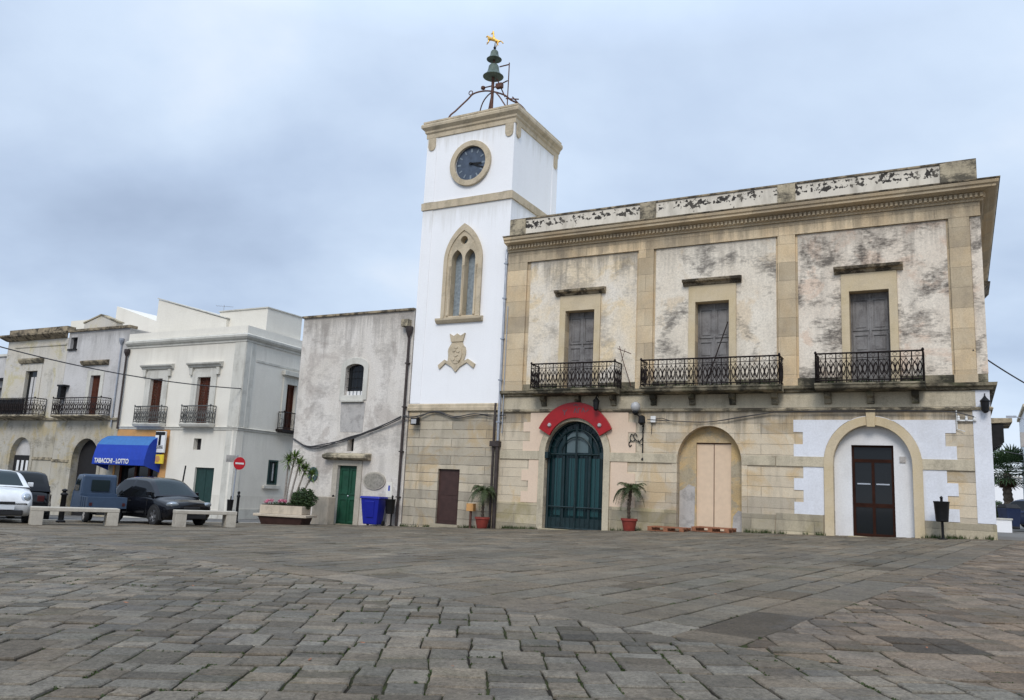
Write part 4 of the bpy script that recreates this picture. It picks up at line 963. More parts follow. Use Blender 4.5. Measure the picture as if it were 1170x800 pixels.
# downpipe on the right
g = MB(); g.tube([(-20.42, -.1, -.15), (-20.42, -.1, 7.55)], .055, 8); g.lathe([(.05, 7.5), (.14, 7.75), (.16, 7.95)], (-20.42, -.12, 0), 10)
for z in (1, 2.8, 4.6, 6.4): g.box(-20.5, -20.34, -.17, -.0, z, z+.05)
gb(g, 'downpipe', M['darkpipe'])
g = MB(); g.box(-20.75, -20.42, -.28, .0, 7.96, 8.25); gb(g, 'gutter_spout', M['stone_dark'])
# bundled cable sagging over the grey house
def cable(name, label, pts, r=.02, n=3, spread=.04, group=None, m='cable', cat='cable'):
    g = MB(); rc = random.Random(len(pts)+int(abs(pts[0][0])*10))
    for k in range(n):
        P_ = cr_curve([(p[0]+rc.uniform(-.01, .01), p[1]-rc.uniform(0, .03), p[2]+rc.uniform(-spread, spread)) for p in pts], 5); g.tube(P_, r, 5)
    a = FW(*pts[0]); off = pts[0]
    o = g.build(name, M[m], None, off); o.location = a; o.rotation_euler = (0, 0, AZ); return meta(o, label, cat, group)
cable('wall_cable', 'bundle of dark cables sagging across the grey house front above its door', [(-26.3, -.05, 3.25), (-25.4, -.08, 2.95), (-24.6, -.1, 2.98), (-23.2, -.1, 3.3), (-21.8, -.1, 3.75), (-20.5, -.14, 4.2)], .022, 4, .07)
cable('wall_cable', 'dark cables running along the stone ledge of the tower base', [(-20.4, -.16, 4.25), (-19.8, -.1, 4.2), (-18.9, -.08, 4.42), (-18.0, -.08, 4.22), (-17.1, -.08, 4.3), (-16.3, -.1, 4.25), (-15.7, -.1, 4.28)], .016, 3, .05)
cable('wall_cable', 'thin cable crossing the ashlar wall between the two arches', [(-10.1, -.1, 4.15), (-9.3, -.09, 4.1), (-8.0, -.09, 4.06), (-6.9, -.09, 4.2), (-5.9, -.09, 4.34)], .013, 2, .03)
cable('wall_cable', 'thin dark cable under the moulding of the building right part', [(-5.9, -.12, 4.36), (-4.0, -.13, 4.38), (-2.2, -.13, 4.38), (-.9, -.1, 4.34), (-.3, -.1, 4.2)], .012, 2, .02)
# steel + dark pipe at the tower / palazzo joint
g = MB(); g.tube([(0, 0, 3.3), (0, 0, 10.4)], .05, 8); g.tube([(-.02, -.0, 10.4), (-.02, .05, 10.8)], .05, 8); g.tube([(.16, 0, 3.6), (.16, 0, 8.5)], .02, 6)
for z in (4, 5.6, 7.2, 8.8, 10.2): g.box(-.08, .08, -.07, .1, z, z+.05)
dp = thing('drainpipe', 'grey metal drainpipe with dark lower length between tower and long building', 'pipe', FW(-15.98, -.11, 0), AZ)
g.build('upper_pipe', M['steel'], dp)
g = MB(); g.tube([(0, 0, 0.0), (0, 0, 3.32)], .075, 8); g.tube([(-.18, 0, 0.0), (-.18, 0, 4.1)], .045, 6); g.tube([(-.18, 0, 4.1), (-.2, .05, 4.75)], .045, 6); g.box(-.3, .1, -.1, .1, 3.1, 3.3); g.build('lower_pipe', M['darkpipe'], dp)

# ================================================================== WHITE CORNER HOUSE
HX0, HX1, HY = -41.1, -31.97, 2.0
wh = thing('corner_house', 'two storey off-white corner house with brown shutters and a blue shop awning', 'building', FW(HX1, HY, 0), AZ)
OH = (HX1, 0, 0)                       # local y measured from its own facade
hb = lambda mb, name, m, parent=None, **k: mb.build(name, m, parent or wh, OH, **k)
wins = [(-38.82, -37.86), (-35.16, -34.2)]
g = MB(); g.plate(rect(HX0, HX1, -1.5, 8.6), [rect(a, b, 4.1, 6.5) for a, b in wins]+[rect(-35.0, -34.45, 2.78, 3.35), rect(-34.68, -33.31, -1.2, 1.9), rect(-41.0, -37.35, -1.4, 2.9)], 0, .4)
hb(g, 'front_wall', M['corner_white'])
SA = math.radians(66)-AZ              # side wall direction in local frame
sdx, sdy = math.cos(SA), math.sin(SA); SL = 9.0
def sidepoly(mb, outer, holes, o0, o1):
    t = MB().plate(outer, holes, o0, o1)
    mb.add([(HX1+x*sdx+y*(-sdy), x*sdy+y*sdx, z) for x, y, z in t.v], t.f)
# side local: x along, y = +into the building
g = MB(); sidepoly(g, rect(.0, SL, -1.5, 8.6), [rect(3.35, 4.15, 4.1, 6.55), rect(2.55, 3.2, 1.25, 2.42)], 0.0, .35)
hb(g, 'side_wall', M['corner_white'])
ex_, ey_ = HX1+SL*sdx, SL*sdy
g = MB(); F4 = [(HX0, .41), (HX1-.4, .41), (ex_-.45, ey_), (HX0, ey_)]
g.add([(x, y, -1.5) for x, y in F4]+[(x, y, 8.6) for x, y in F4], [(0, 1, 5, 4), (1, 2, 6, 5), (2, 3, 7, 6), (3, 0, 4, 7), (4, 5, 6, 7)]); hb(g, 'rear_wall', M['corner_white'])
g = MB(); F4 = [(HX0, .0), (HX1, .0), (ex_, ey_), (HX0, ey_)]; g.add([(x, y, 8.601) for x, y in F4]+[(x, y, 8.7) for x, y in F4], [(3, 2, 1, 0), (0, 1, 5, 4), (1, 2, 6, 5), (2, 3, 7, 6), (3, 0, 4, 7), (4, 5, 6, 7)]); hb(g, 'roof', M['corner_trim'])
def wrap(mb, prof):
    """moulding along front and side of the corner house"""
    n = len(prof); rows = []
    nf = (0, -1); ns = (sdy, -sdx); bis = (nf[0]+ns[0], nf[1]+ns[1]); k = 1/(1+nf[0]*ns[0]+nf[1]*ns[1])
    rows.append([(HX0, -o, z) for o, z in prof]); rows.append([(HX1+bis[0]*k*o, bis[1]*k*o, z) for o, z in prof]); rows.append([(ex_+ns[0]*o, ey_+ns[1]*o, z) for o, z in prof])
    V = [p for r in rows for p in r]; F_ = [(i*n+j, (i+1)*n+j, (i+1)*n+j+1, i*n+j+1) for i in range(2) for j in range(n-1)]+[tuple(range(n)), tuple(3*n-1-j for j in range(n))]
    mb.add(V, F_)
g = MB(); wrap(g, [(0, 8.25), (.05, 8.26), (.06, 8.36), (.14, 8.4), (.22, 8.5), (.23, 8.6), (.02, 8.7), (-.2, 8.705)]); hb(g, 'cornice', M['corner_trim'])
g = MB(); wrap(g, [(-.25, 8.706), (.02, 8.706), (.02, 9.08), (-.25, 9.09)]); hb(g, 'parapet', M['corner_white'])
g = MB(); wrap(g, [(0, 3.78), (.04, 3.79), (.06, 3.88), (.1, 3.92), (0, 3.96)]); hb(g, 'string_course', M['corner_trim'])
g = MB(); g.plate(rect(HX1-.75, HX1, 3.97, 8.24), [], -.03, -.001); g.plate(rect(HX1-.75, HX1, -1.4, 3.77), [], -.02, -.001); sidepoly(g, rect(0, .7, 3.97, 8.24), [], -.03, -.001); sidepoly(g, rect(.85, 4.3, 7.35, 7.45), [], -.03, -.001); hb(g, 'corner_pilaster', M['corner_trim'])
g = MB(); g.plate(rect(HX0+.1, HX1-.76, -1.4, -.15), [], -.03, -.001); sidepoly(g, rect(0, SL, -1.4, -.05), [], -.03, -.001); hb(g, 'plinth', M['corner_trim'])
for a, b in wins:
    g = MB(); g.plate([(a-.42, 3.97), (a, 3.97), (a, 6.5), (b, 6.5), (b, 3.97), (b+.42, 3.97), (b+.42, 6.75), (b+.25, 6.95), (a-.25, 6.95), (a-.42, 6.75)], [], -.07, -.001); wsr = hb(g, 'window_surround', M['corner_trim'], bevel=.01)
    g = MB(); g.sweep([(0, 7.0), (.12, 7.02), (.16, 7.1), (.28, 7.16), (.3, 7.24), (0, 7.3)], a-.75, b+.75, 0, 0)
    for x in (a-.5, b+.5): g.box(x-.1, x+.1, -.14, -.001, 6.62, 6.995)
    hb(g, 'window_hood', M['corner_trim'], bevel=.01)
    g = MB(); cx_ = (a+b)/2
    for x0, x1 in ((a, cx_-.01), (cx_+.01, b)):
        g.plate(rect(x0, x1, 4.1, 6.5), [rect(x0+.07, x1-.07, 4.25, 4.9), rect(x0+.07, x1-.07, 5.0, 6.4)], .13, .18)
        for k in range(26): z = 4.26+.083*k; g.box(x0+.06, x1-.06, .14, .17, z, z+.05)
    hb(g, 'shutter', M['brown_wood'])
    g = MB(); g.sweep([(.1, 3.9), (.36, 3.93), (.42, 4.04), (.42, 4.1), (.0, 4.105)], a-.62, b+.62, 0, 0); bs = hb(g, 'balcony_slab', M['corner_trim'])
    r0 = railing('r', None, a-.58, b+.58, -.38, -.03, 4.1, 4.98, None, .3, True); hb(r0, 'railing', M['railgrey'], None)
g = MB(); g.box(-35.0, -34.45, .25, .27, 2.78, 3.35); sw = hb(g, 'small_window', M['black'])
g = MB(); g.plate(rect(-34.68, -33.31, -.5, 1.9), [], .12, .17); g.box(-34.01, -33.98, .105, .1195, -.45, 1.85); hb(g, 'green_door', M['darkgreen'])
# side openings
g = MB(); sidepoly(g, rect(3.35, 4.15, 4.1, 6.55), [rect(3.42, 3.72, 4.25, 6.4), rect(3.78, 4.08, 4.25, 6.4)], .13, .2); sidepoly(g, rect(3.36, 4.14, 4.12, 6.5), [], .2, .22); hb(g, 'side_shutter', M['brown_wood'])
g = MB(); sidepoly(g, [(3.05, 3.97), (3.35, 3.97), (3.35, 6.55), (4.15, 6.55), (4.15, 3.97), (4.45, 3.97), (4.45, 6.9), (3.05, 6.9)], [], -.06, -.001); sidepoly(g, rect(2.9, 4.6, 7.0, 7.22), [], -.22, -.001); hb(g, 'side_surround', M['corner_trim'])
rl = railing('r', None, 2.9, 4.6, -.4, -.03, 4.1, 5.0, None, .3, False); g = MB(); g.add([(HX1+x*sdx-y*sdy, x*sdy+y*sdx, z) for x, y, z in rl.v], rl.f); sidepoly(g, rect(2.8, 4.7, 3.97, 4.1), [], -.45, -.001); hb(g, 'side_balcony', M['iron'])
g = MB(); sidepoly(g, rect(2.5, 3.25, 1.2, 2.47), [rect(2.58, 3.17, 1.28, 2.39)], -.02, .1); sidepoly(g, rect(2.56, 3.19, 1.26, 2.41), [], .12, .14); hb(g, 'side_window', M['darkgreen'])
g = MB(); sidepoly(g, rect(2.95, 3.1, 1.4, 2.3), [], .09, .115)
g2 = MB()
for k in range(1, 4): sidepoly(g2, rect(2.58+.15*k-.01, 2.58+.15*k+.01, 1.28, 2.39), [], .04, .06)
hb(g, 'pane', M['signwhite']); hb(g2, 'window_bars', M['iron_black'])
g = MB(); sidepoly(g, rect(2.2, 3.5, 1.0, 1.15), [], -.12, -.001); hb(g, 'side_sill', M['corner_trim'], bevel=.01)
# roof volumes
g = MB(); g.add([(-41.15, 1.6, 8.7), (-35.4, 1.6, 8.7), (-35.4, 1.6, 9.95), (-41.15, 1.6, 11.45), (-41.15, 7, 8.7), (-35.4, 7, 8.7), (-35.4, 7, 9.95), (-41.15, 7, 11.45)], [(0, 1, 2, 3), (1, 5, 6, 2), (5, 4, 7, 6), (4, 0, 3, 7), (3, 2, 6, 7)]); rfr = hb(g, 'stair_tower', M['corner_white'])
g = MB(); g.add([(-41.2, 1.54, 11.48), (-35.35, 1.54, 9.97), (-35.35, 7.05, 9.97), (-41.2, 7.05, 11.48), (-41.2, 1.54, 11.54), (-35.35, 1.54, 10.03), (-35.35, 7.05, 10.03), (-41.2, 7.05, 11.54)], [(0, 3, 2, 1), (4, 5, 6, 7), (0, 1, 5, 4), (1, 2, 6, 5), (2, 3, 7, 6), (3, 0, 4, 7)]); hb(g, 'sloping_coping', M['corner_trim'], rfr)
g = MB(); g.box(-36.2, -32.6, 1.8, 4.4, 8.7, 10.42); rfb = hb(g, 'roof_room', M['corner_white'])
g = MB(); g.box(-36.25, -32.55, 1.74, 4.46, 10.421, 10.48); hb(g, 'roof_coping', M['corner_trim'], rfb)
# dark doorway glass under awning, orange shopfront band
g = MB(); g.plate([(-41.05, -1.3), (-40.9, -1.3), (-40.9, 2.9), (-37.4, 2.9), (-37.4, -1.3), (-36.85, -1.3), (-36.85, 3.77), (-41.05, 3.77)], [], -.03, -.001); hb(g, 'orange_shopfront', M['orange'])
g = MB(); g.box(-41.0, -37.35, .5, .55, -1.3, 2.9); hb(g, 'shop_interior', M['black'])
g = MB(); g.plate(rect(-40.95, -37.4, -1.1, 2.85), [rect(-40.8, -39.7, -.5, 2.2), rect(-39.55, -38.6, -1.0, 2.2), rect(-38.45, -37.55, -.5, 2.2)], .3, .36); sf = hb(g, 'shop_frame', M['brown_wood'])
g = MB(); g.box(-40.9, -37.45, .4, .41, -1, 2.8); hb(g, 'shop_glass', M['glass'], sf)
# awning
ax0, ax1 = -41.45, -37.3; prof = [(0.03, 3.42), (.3, 3.38), (.62, 3.2), (.85, 2.9), (.95, 2.5), (1.02, 2.15)]
def strip(mb, P_, x0, x1, t=.02):
    n = len(P_)
    mb.add([(x0, -o, z) for o, z in P_]+[(x1, -o, z) for o, z in P_]+[(x0, -o+t, z-t) for o, z in P_]+[(x1, -o+t, z-t) for o, z in P_],
           [(i, i+1, n+i+1, n+i) for i in range(n-1)]+[(2*n+i, 3*n+i, 3*n+i+1, 2*n+i+1) for i in range(n-1)]+[(i, 2*n+i, 2*n+i+1, i+1) for i in range(n-1)]+[(n+i, n+i+1, 3*n+i+1, 3*n+i) for i in range(n-1)]+[(0, n, 3*n, 2*n), (n-1, 3*n-1, 4*n-1, 2*n-1)])
g = MB(); strip(g, prof[:4], ax0, ax1); aw = hb(g, 'awning_top', M['awning_pale'])
g = MB(); strip(g, prof[3:]+[(1.03, 1.86)], ax0, ax1)
side = [(o, z) for o, z in prof]+[(1.03, 1.86), (.9, 1.83), (.03, 1.55)]
for x in (ax0-.003, ax1+.003):
    n = len(side); g.add([(x-.01, -o, z-.003) for o, z in side]+[(x+.01, -o, z-.003) for o, z in side], [tuple(range(n)), tuple(2*n-1-i for i in range(n))]+[(i, n+i, n+(i+1) % n, (i+1) % n) for i in range(n)])
aw2 = hb(g, 'awning_front', M['awning'])
text_mesh('TABACCHI - LOTTO', .34, 'awning_lettering', M['signwhite'], aw2, (-39.85-HX1, -1.05, 2.03), bold=.008, sx=.9)
# tobacco sign: blade sign beside the awning
ts = thing('tobacco_sign', 'upright black and white T sign with yellow lotto panel below at right end of awning', 'sign', FW(-37.12, HY-.32, 1.95), AZ)
g = MB(); g.box(-.38, .38, -.05, .05, .62, 1.72); g.box(-.03, .03, .04, .25, 1.2, 1.3); g.build('sign_board', M['signwhite'], ts, bevel=.01)
g = MB(); g.box(-.36, .36, -.058, -.0505, 1.52, 1.69); g.box(-.09, .09, -.057, -.0505, 1.0, 1.519); g.box(-.3, .3, -.057, -.0505, .83, .98); g.build('letter_t', M['iron_black'], ts)
text_mesh('TABACCHI', .15, 'sign_lettering', M['signwhite'], ts, (0, -.06, .905), sx=.85)
g = MB(); g.box(-.36, .36, -.05, .05, .05, .52); g.box(-.02, .02, .04, .25, .2, .3); g.build('yellow_panel', M['signyellow'], ts, bevel=.01)
g = MB(); g.lathe([(.17, 0), (.17, .006)], (0, -.05, .29), 16, 'y'); g.build('orange_disc', M['orange'], ts)

# ================================================================== OLD HOUSES ON THE LEFT
def house(name, label, x0, x1, zt, up_m, lo_m, z_mid=4.35):
    h = thing(name, label, 'house', FW((x0+x1)/2, HY, 0), AZ); return h, ((x0+x1)/2, 0, 0)
# right one: pale
lh, OL = house('pale_house', 'pale lavender old house with iron balcony and dark arched doorway beside the awning', -46.6, -41.1, 9.4, None, None)
lb = lambda mb, name, m, parent=None, **k: mb.build(name, m, parent or lh, OL, **k)
ar2 = arch(-44.75, -42.45, -1.6, 2.1, 14, rise=1.15)
g = MB(); g.plate(rect(-46.6, -41.12, 4.36, 9.45), [rect(-44.04, -43.17, 4.5, 6.82), rect(-46.42, -45.78, 8.45, 9.15)], 0, .4); lb(g, 'upper_wall', M['lavender'])
g = MB(); g.plate(rect(-46.6, -41.12, -1.8, 4.359), [ar2], 0, .4); lb(g, 'lower_wall', M['oldstone'])
g = MB(); g.box(-46.6, -41.12, .401, 10, -1.8, 9.45); lb(g, 'rear_wall', M['lavender'])
g = MB(); g.plate(ar2, [], .401, .43) if False else None
g = MB(); g.plate(arch(-44.78, -42.42, -1.6, 2.1, 14, rise=1.17), [], .39, .3995); lb(g, 'arched_doorway', M['black'])
g = MB(); g.plate(arch_band(-44.75, -42.45, -1.5, 2.1, .25, 14, rise=1.15), [], -.04, -.001); lb(g, 'arch_surround', M['oldstone'], bevel=.01)
g = MB(); g.sweep([(0, 1.88), (.06, 1.9), (.07, 2.02), (0, 2.04)], -46.6, -45.02, 0, 0); g.sweep([(0, 4.25), (.12, 4.28), (.16, 4.38), (0, 4.42)], -46.6, -41.12, 0, 0); lb(g, 'string_course', M['stone_dark'])
g = MB(); g.box(-46.65, -41.05, -.12, .4, 9.451, 9.6); lb(g, 'coping', M['hood'], bevel=.01)
g = MB(); g.box(-44.04, -43.17, .15, .2, 4.5, 6.82); g.box(-43.62, -43.59, .13, .149, 4.5, 6.8); lb(g, 'shutter', M['brown_wood'])
g = MB(); g.plate([(-44.35, 4.5), (-44.04, 4.5), (-44.04, 6.82), (-43.17, 6.82), (-43.17, 4.5), (-42.88, 4.5), (-42.88, 7.1), (-44.35, 7.1)], [], -.04, -.001); lb(g, 'window_surround', M['corner_trim'], bevel=.01)
g = MB(); g.sweep([(0, 7.4), (.15, 7.45), (.25, 7.58), (.25, 7.66), (0, 7.72)], -44.9, -42.6, 0, 0); lb(g, 'window_hood', M['hood'])
g = MB(); g.box(-46.42, -45.78, .2, .22, 8.45, 9.15); g.box(-46.5, -45.7, -.1, -.001, 8.36, 8.45); lb(g, 'small_window', M['black'])
g = MB(); g.sweep([(.0, 4.3), (.6, 4.4), (.7, 4.45), (.7, 4.52), (.0, 4.53)], -46.3, -41.9, 0, 0); lb(g, 'balcony_slab', M['stone_dark'])
lb(railing('r', None, -46.25, -41.95, -.66, -.05, 4.52, 5.48, None, .4, True), 'railing', M['iron'])
g = MB(); g.box(-46.45, -46.15, -.35, -.05, 5.5, 6.2); g.box(-46.5, -45.9, -.4, -.02, 6.2, 6.3); g.tube([(-46.3, -.2, 4.5), (-46.3, -.2, 5.5)], .03, 5); lb(g, 'meter_box', M['iron_black'])
g = MB(); g.tube([(-41.62, -.08, 3.9), (-41.62, -.08, 8.6)], .045, 6); g.lathe([(.05, 8.5), (.13, 8.72), (.14, 8.85)], (-41.62, -.1, 0), 8); lb(g, 'grey_downpipe', M['steel'])
g = MB(); g.tube([(-41.0, -.12, 3.8), (-41.0, -.12, 7.9)], .06, 6); g.lathe([(.06, 7.8), (.16, 8.02), (.16, 8.2)], (-41.0, -.12, 0), 8); hb(g, 'downpipe', M['darkpipe'])
g = MB(); g.plate([(-45.5, 9.6), (-42.55, 9.6), (-42.55, 9.85), (-44.0, 10.35), (-45.5, 9.95)], [], .1, .5); lb(g, 'pediment', M['yellowed'])
g = MB(); g.plate([(-45.55, 9.96), (-44.0, 10.36), (-42.5, 9.86), (-42.5, 9.94), (-44.0, 10.44), (-45.55, 10.04)], [], .05, .55); lb(g, 'pediment_coping', M['stone_dark'])
g = MB(); V = [(-46.9, 9.45), (-41.6, 9.45), (-41.6, 10.15), (-46.9, 11.75)]; g.plate(V, [], 3.0, 8); lb(g, 'sloping_roof_wall', M['corner_white'])
# left one: yellowed
oh, OO = house('yellowed_house', 'yellow stained old house with dark cornice and black screened balcony at far left', -52.7, -46.62, 9.5, None, None)
ob = lambda mb, name, m, parent=None, **k: mb.build(name, m, parent or oh, OO, **k)
ar1 = arch(-50.75, -48.75, -1.9, 2.2, 14, rise=1.05)
g = MB(); g.plate(rect(-52.7, -46.62, 4.36, 9.15), [rect(-50.36, -49.2, 4.5, 7.25)], 0, .4); ob(g, 'upper_wall', M['yellowed'])
g = MB(); g.plate(rect(-52.7, -46.62, -2.1, 4.359), [ar1], 0, .4); ob(g, 'lower_wall', M['oldstone'])
g = MB(); g.box(-52.7, -46.62, .401, 10, -2.1, 9.15); ob(g, 'rear_wall', M['yellowed'])
g = MB(); g.plate(arch(-50.78, -48.72, -1.9, 2.2, 14, rise=1.07), [], .3, .32); ob(g, 'arch_infill', M['lavender'])
g = MB(); g.box(-50.66, -48.85, .2, .29, -1.9, 2.2); wd = ob(g, 'shop_door', M['black'])
g = MB()
for x in (-50.3, -49.85, -49.4): g.box(x, x+.22, .18, .199, -1.5, 1.9)
ob(g, 'curtain', M['signwhite'], wd)
g = MB(); g.plate(arch_band(-50.75, -48.75, -1.8, 2.2, .25, 14, rise=1.05), [], -.04, -.001); ob(g, 'arch_surround', M['oldstone'], bevel=.01)
g = MB(); g.sweep([(0, 1.95), (.06, 1.97), (.07, 2.1), (0, 2.12)], -48.5, -46.62, 0, 0); g.sweep([(0, 4.25), (.12, 4.28), (.16, 4.38), (0, 4.42)], -52.7, -46.62, 0, 0); ob(g, 'string_course', M['stone_dark'])
g = MB(); g.sweep([(0, 9.15), (.1, 9.17), (.3, 9.3), (.45, 9.4), (.46, 9.5), (0, 9.55)], -52.7, -46.75, .8, 0); g.box(-52.5, -46.7, -.15, .4, 9.551, 9.85); ob(g, 'cornice', M['hood'])
g = MB(); g.sweep([(0, 8.72), (.05, 8.73), (.06, 8.82), (0, 8.83)], -51.9, -46.7, 0, 0); ob(g, 'upper_moulding', M['yellowed'])
g = MB(); g.box(-50.36, -49.2, .18, .2, 4.5, 7.25); wd = ob(g, 'window', M['glass'])
g = MB(); g.box(-50.05, -49.8, .15, .179, 4.5, 6.9); g.box(-49.7, -49.5, .15, .179, 4.5, 6.9); ob(g, 'curtain', M['lavender'], wd)
g = MB(); g.plate([(-50.8, 4.5), (-50.36, 4.5), (-50.36, 7.25), (-49.2, 7.25), (-49.2, 4.5), (-48.8, 4.5), (-48.8, 7.75), (-50.8, 7.75)], [], -.04, -.001); ob(g, 'window_surround', M['yellowed'], bevel=.01)
g = MB(); g.sweep([(0, 7.7), (.15, 7.74), (.25, 7.9), (.26, 8.0), (0, 8.05)], -51.05, -48.75, 0, 0); ob(g, 'window_hood', M['stone_dark'])
g = MB(); g.sweep([(.0, 4.3), (.7, 4.4), (.8, 4.45), (.8, 4.52), (.0, 4.53)], -53.4, -47.8, 0, 0); ob(g, 'balcony_slab', M['stone_dark'])
ob(railing('r', None, -53.4, -47.85, -.76, -.05, 4.52, 5.5, None, .4, True), 'railing', M['iron'])
g = MB(); g.box(-53.35, -48.9, -.74, -.72, 4.56, 5.46); ob(g, 'railing_screen', M['iron_black'])
g = MB(); g.box(-50.6, -48.7, 2.5, 4.6, 9.1, 10.9); g.box(-48.7, -46.9, 2.5, 4.6, 9.1, 10.6); ob(g, 'roof_room', M['corner_white'])
# sliver of the next house
nh = thing('blue_grey_house', 'pale blue-grey house cut by the left edge of the photo', 'house', FW(-58, HY+1.5, 0), AZ)
g = MB(); g.box(-6, 5.28, 0, 8, -2.5, 8.6); g.build('wall', M['lavender'], nh)
g = MB(); g.box(1.2, 5.4, -.5, -.001, 7.0, 7.1); g.box(1.2, 5.4, -.5, -.001, 6.4, 6.46); g.build('awning_slats', M['iron_black'], nh)
g = MB(); g.box(-6.1, 5.32, -.1, 8, 8.601, 8.75); g.build('coping', M['corner_trim'], nh)
g = MB(); g.box(2.6, 3.6, -.02, .1, 4.6, 6.9); g.build('window', M['glass'], nh)
# overhead wire
def wire(name, label, a, b, sag, r=.02):
    g = MB(); n = 24; a = Vector(a); b = Vector(b); P_ = [a.lerp(b, k/n)-Vector((0, 0, 4*sag*(k/n)*(1-k/n))) for k in range(n+1)]
    g.tube([p-a for p in P_], r, 5); o = g.build(name, M['cable']); o.location = a; return meta(o, label, 'wire')
def pixat(px, py, dep):
    d = f_*930+cr*(px-585)+cu*(400-py); return EYE+d*(dep/930)
wire('overhead_wire', 'long overhead wire slung from the left edge to the white corner house', pixat(-40, 385, 33), FW(HX1, HY-.05, 5.85), .35, .026)
wire('overhead_wire', 'overhead wire leaving the right corner of the building at balcony height', FW(-.25, -.1, 6.15), pixat(1230, 467, 26), .12, .022)
wire('overhead_wire', 'thin wire strung across the side street at the right', pixat(1138, 514, 30)+Vector((0, 0, 0)), pixat(1230, 524, 40), .1, .015)

# ================================================================== FITTINGS ON THE WALLS
wl = thing('wall_lamp', 'ornate black wall lamp with scroll bracket and pale glass globe right of the red sign', 'lamp', FW(-10.28, -.03, 2.75), AZ)
g = MB(); g.tube([(0, 0, 0), (0, 0, 1.15)], .022, 6); g.lathe([(.02, 0), (.05, .04), (.04, .09), (.02, .12)], (0, 0, -.05), 8); g.lathe([(.02, 0), (.045, .04), (.02, .09)], (0, 0, 1.1), 8)
g.tube(cr_curve([(0, -.02, .75), (-.12, -.02, .62), (-.26, -.02, .68), (-.34, -.02, .82), (-.26, -.02, .88), (-.2, -.02, .78)]), .016, 5)
g.tube(cr_curve([(-.26, -.02, .68), (-.38, -.02, .62), (-.46, -.02, .72), (-.42, -.02, .86), (-.36, -.02, .84)]), .016, 5)
g.tube(cr_curve([(-.42, -.02, .66), (-.5, -.02, .54), (-.46, -.02, .44), (-.4, -.02, .5)]), .018, 5)
g.tube(cr_curve([(0, -.02, .5), (-.1, -.04, .55), (-.16, -.05, .68)]), .014, 5); g.build('scroll_bracket', M['iron_black'], wl)
g = MB(); g.tube(cr_curve([(0, 0, 1.1), (.08, -.14, 1.25), (0, -.25, 1.4), (-.16, -.3, 1.55)]), .022, 6); g.lathe([(.04, 1.5), (.11, 1.56), (.12, 1.62)], (-.18, -.3, 0), 12); g.lathe([(.05, 1.16), (.13, 1.24), (.11, 1.45), (.03, 1.5)], (.04, -.26, 0), 10); g.build('lantern_holder', M['iron_black'], wl)
g = MB(); g.lathe([(.06, 1.62), (.14, 1.68), (.17, 1.79), (.14, 1.9), (.04, 1.96)], (-.18, -.3, 0), 16); g.build('glass_globe', M['globe'], wl, smooth=True, auto=1)
def lantern(name, label, u, y, z):
    t = thing(name, label, 'lamp', FW(u, y, z), AZ)
    g = MB(); g.lathe([(.03, 0), (.09, .05), (.12, .32), (.14, .34), (.05, .44), (.02, .5)], (0, -.2, 0), 8); g.tube([(0, -.2, .45), (0, -.15, .56), (0, 0, .5)], .018, 5); g.build('lantern_body', M['iron_black'], t)
    g = MB(); g.lathe([(.093, .10), (.113, .26)], (0, -.2, 0), 8); g.build('lantern_glass', M['glass'], t); return t
lantern('lantern', 'small black lantern hanging under the left balcony by the red sign', -11.9, -.2, 4.4)
lantern('lantern', 'black lantern on the white corner strip at the right end', -.02, -.0, 4.3)
def flood(label, u, z):
    t = thing('floodlight', label, 'lamp', FW(u, -.02, z), AZ)
    g = MB(); g.box(-.16, .16, -.3, -.1, -.13, .13); g.tube([(0, 0, .12), (0, -.16, .12)], .02, 5); g.box(-.05, .05, -.03, .02, .05, .2); g.build('housing', M['iron_black'], t, bevel=.015)
    g = MB(); g.box(-.12, .12, -.312, -.3005, -.09, .09); g.build('lamp_glass', M['globe'], t)
flood('small floodlight on the tower base beside the dark downpipe', -19.75, 4.02)
# junction boxes/insulators
jb = thing('junction_box', 'small white junction box with wires right of the ornate wall lamp', 'electric box', FW(-9.9, -.02, 4.12), AZ)
g = MB(); g.box(-.09, .09, -.1, .0, -.1, .12); g.build('box', M['signwhite'], jb, bevel=.01)
g = MB(); g.tube([(.09, -.05, .03), (.3, -.05, 0.05), (.62, -.05, -.05)], .012, 4); g.tube([(-.05, -.05, -.1), (-.07, -.04, -.5)], .01, 4); g.build('wires', M['cable'], jb)
jb = thing('insulator_rack', 'wire insulators on the tooth stones at the right corner above the bin', 'electric box', FW(-.75, -.02, 4.1), AZ)
g = MB(); g.box(-.0, .5, -.05, -.01, -.02, .02); g.tube([(0, -.03, .3), (0, -.03, -.25), (.2, -.06, -.32)], .014, 4)
for x in (.05, .25, .45): g.lathe([(.02, -.02), (.04, .02), (.03, .08), (.04, .1), (.02, .14)], (x, -.06, 0), 8)
g.build('rack', M['signwhite'], jb)
# plaques
t = thing('oval_plaque', 'oval stone plaque on grey wall above the blue bin', 'plaque', FW(-21.72, -.001, 1.62), AZ)
g = MB(); blob(g, 0, 0, .57, .36, -.05, 0, 28); g.build('frame', M['bench'], t, bevel=.01)
g = MB(); blob(g, 0, 0, .5, .3, -.065, -.0505, 28); g.build('plate', M['terr_tile'], t)
t = thing('round_plaque', 'dark oval wall plaque left of the green door', 'plaque', FW(-25.02, -.001, 1.78), AZ)
g = MB(); blob(g, 0, 0, .27, .31, -.05, 0, 24); g.build('frame', M['slate'], t, bevel=.01)
g = MB(); blob(g, 0, 0, .09, .13, -.06, -.0505, 10, .2); g.build('emblem', M['signwhite'], t)
t = thing('wall_notice', 'small pale notice with blue mark on the grey wall beside the oval plaque', 'sign', FW(-20.95, -.001, 1.3), AZ)
g = MB(); g.box(-.15, .15, -.02, 0, -.3, .3); g.build('sheet', M['corner_white'], t)
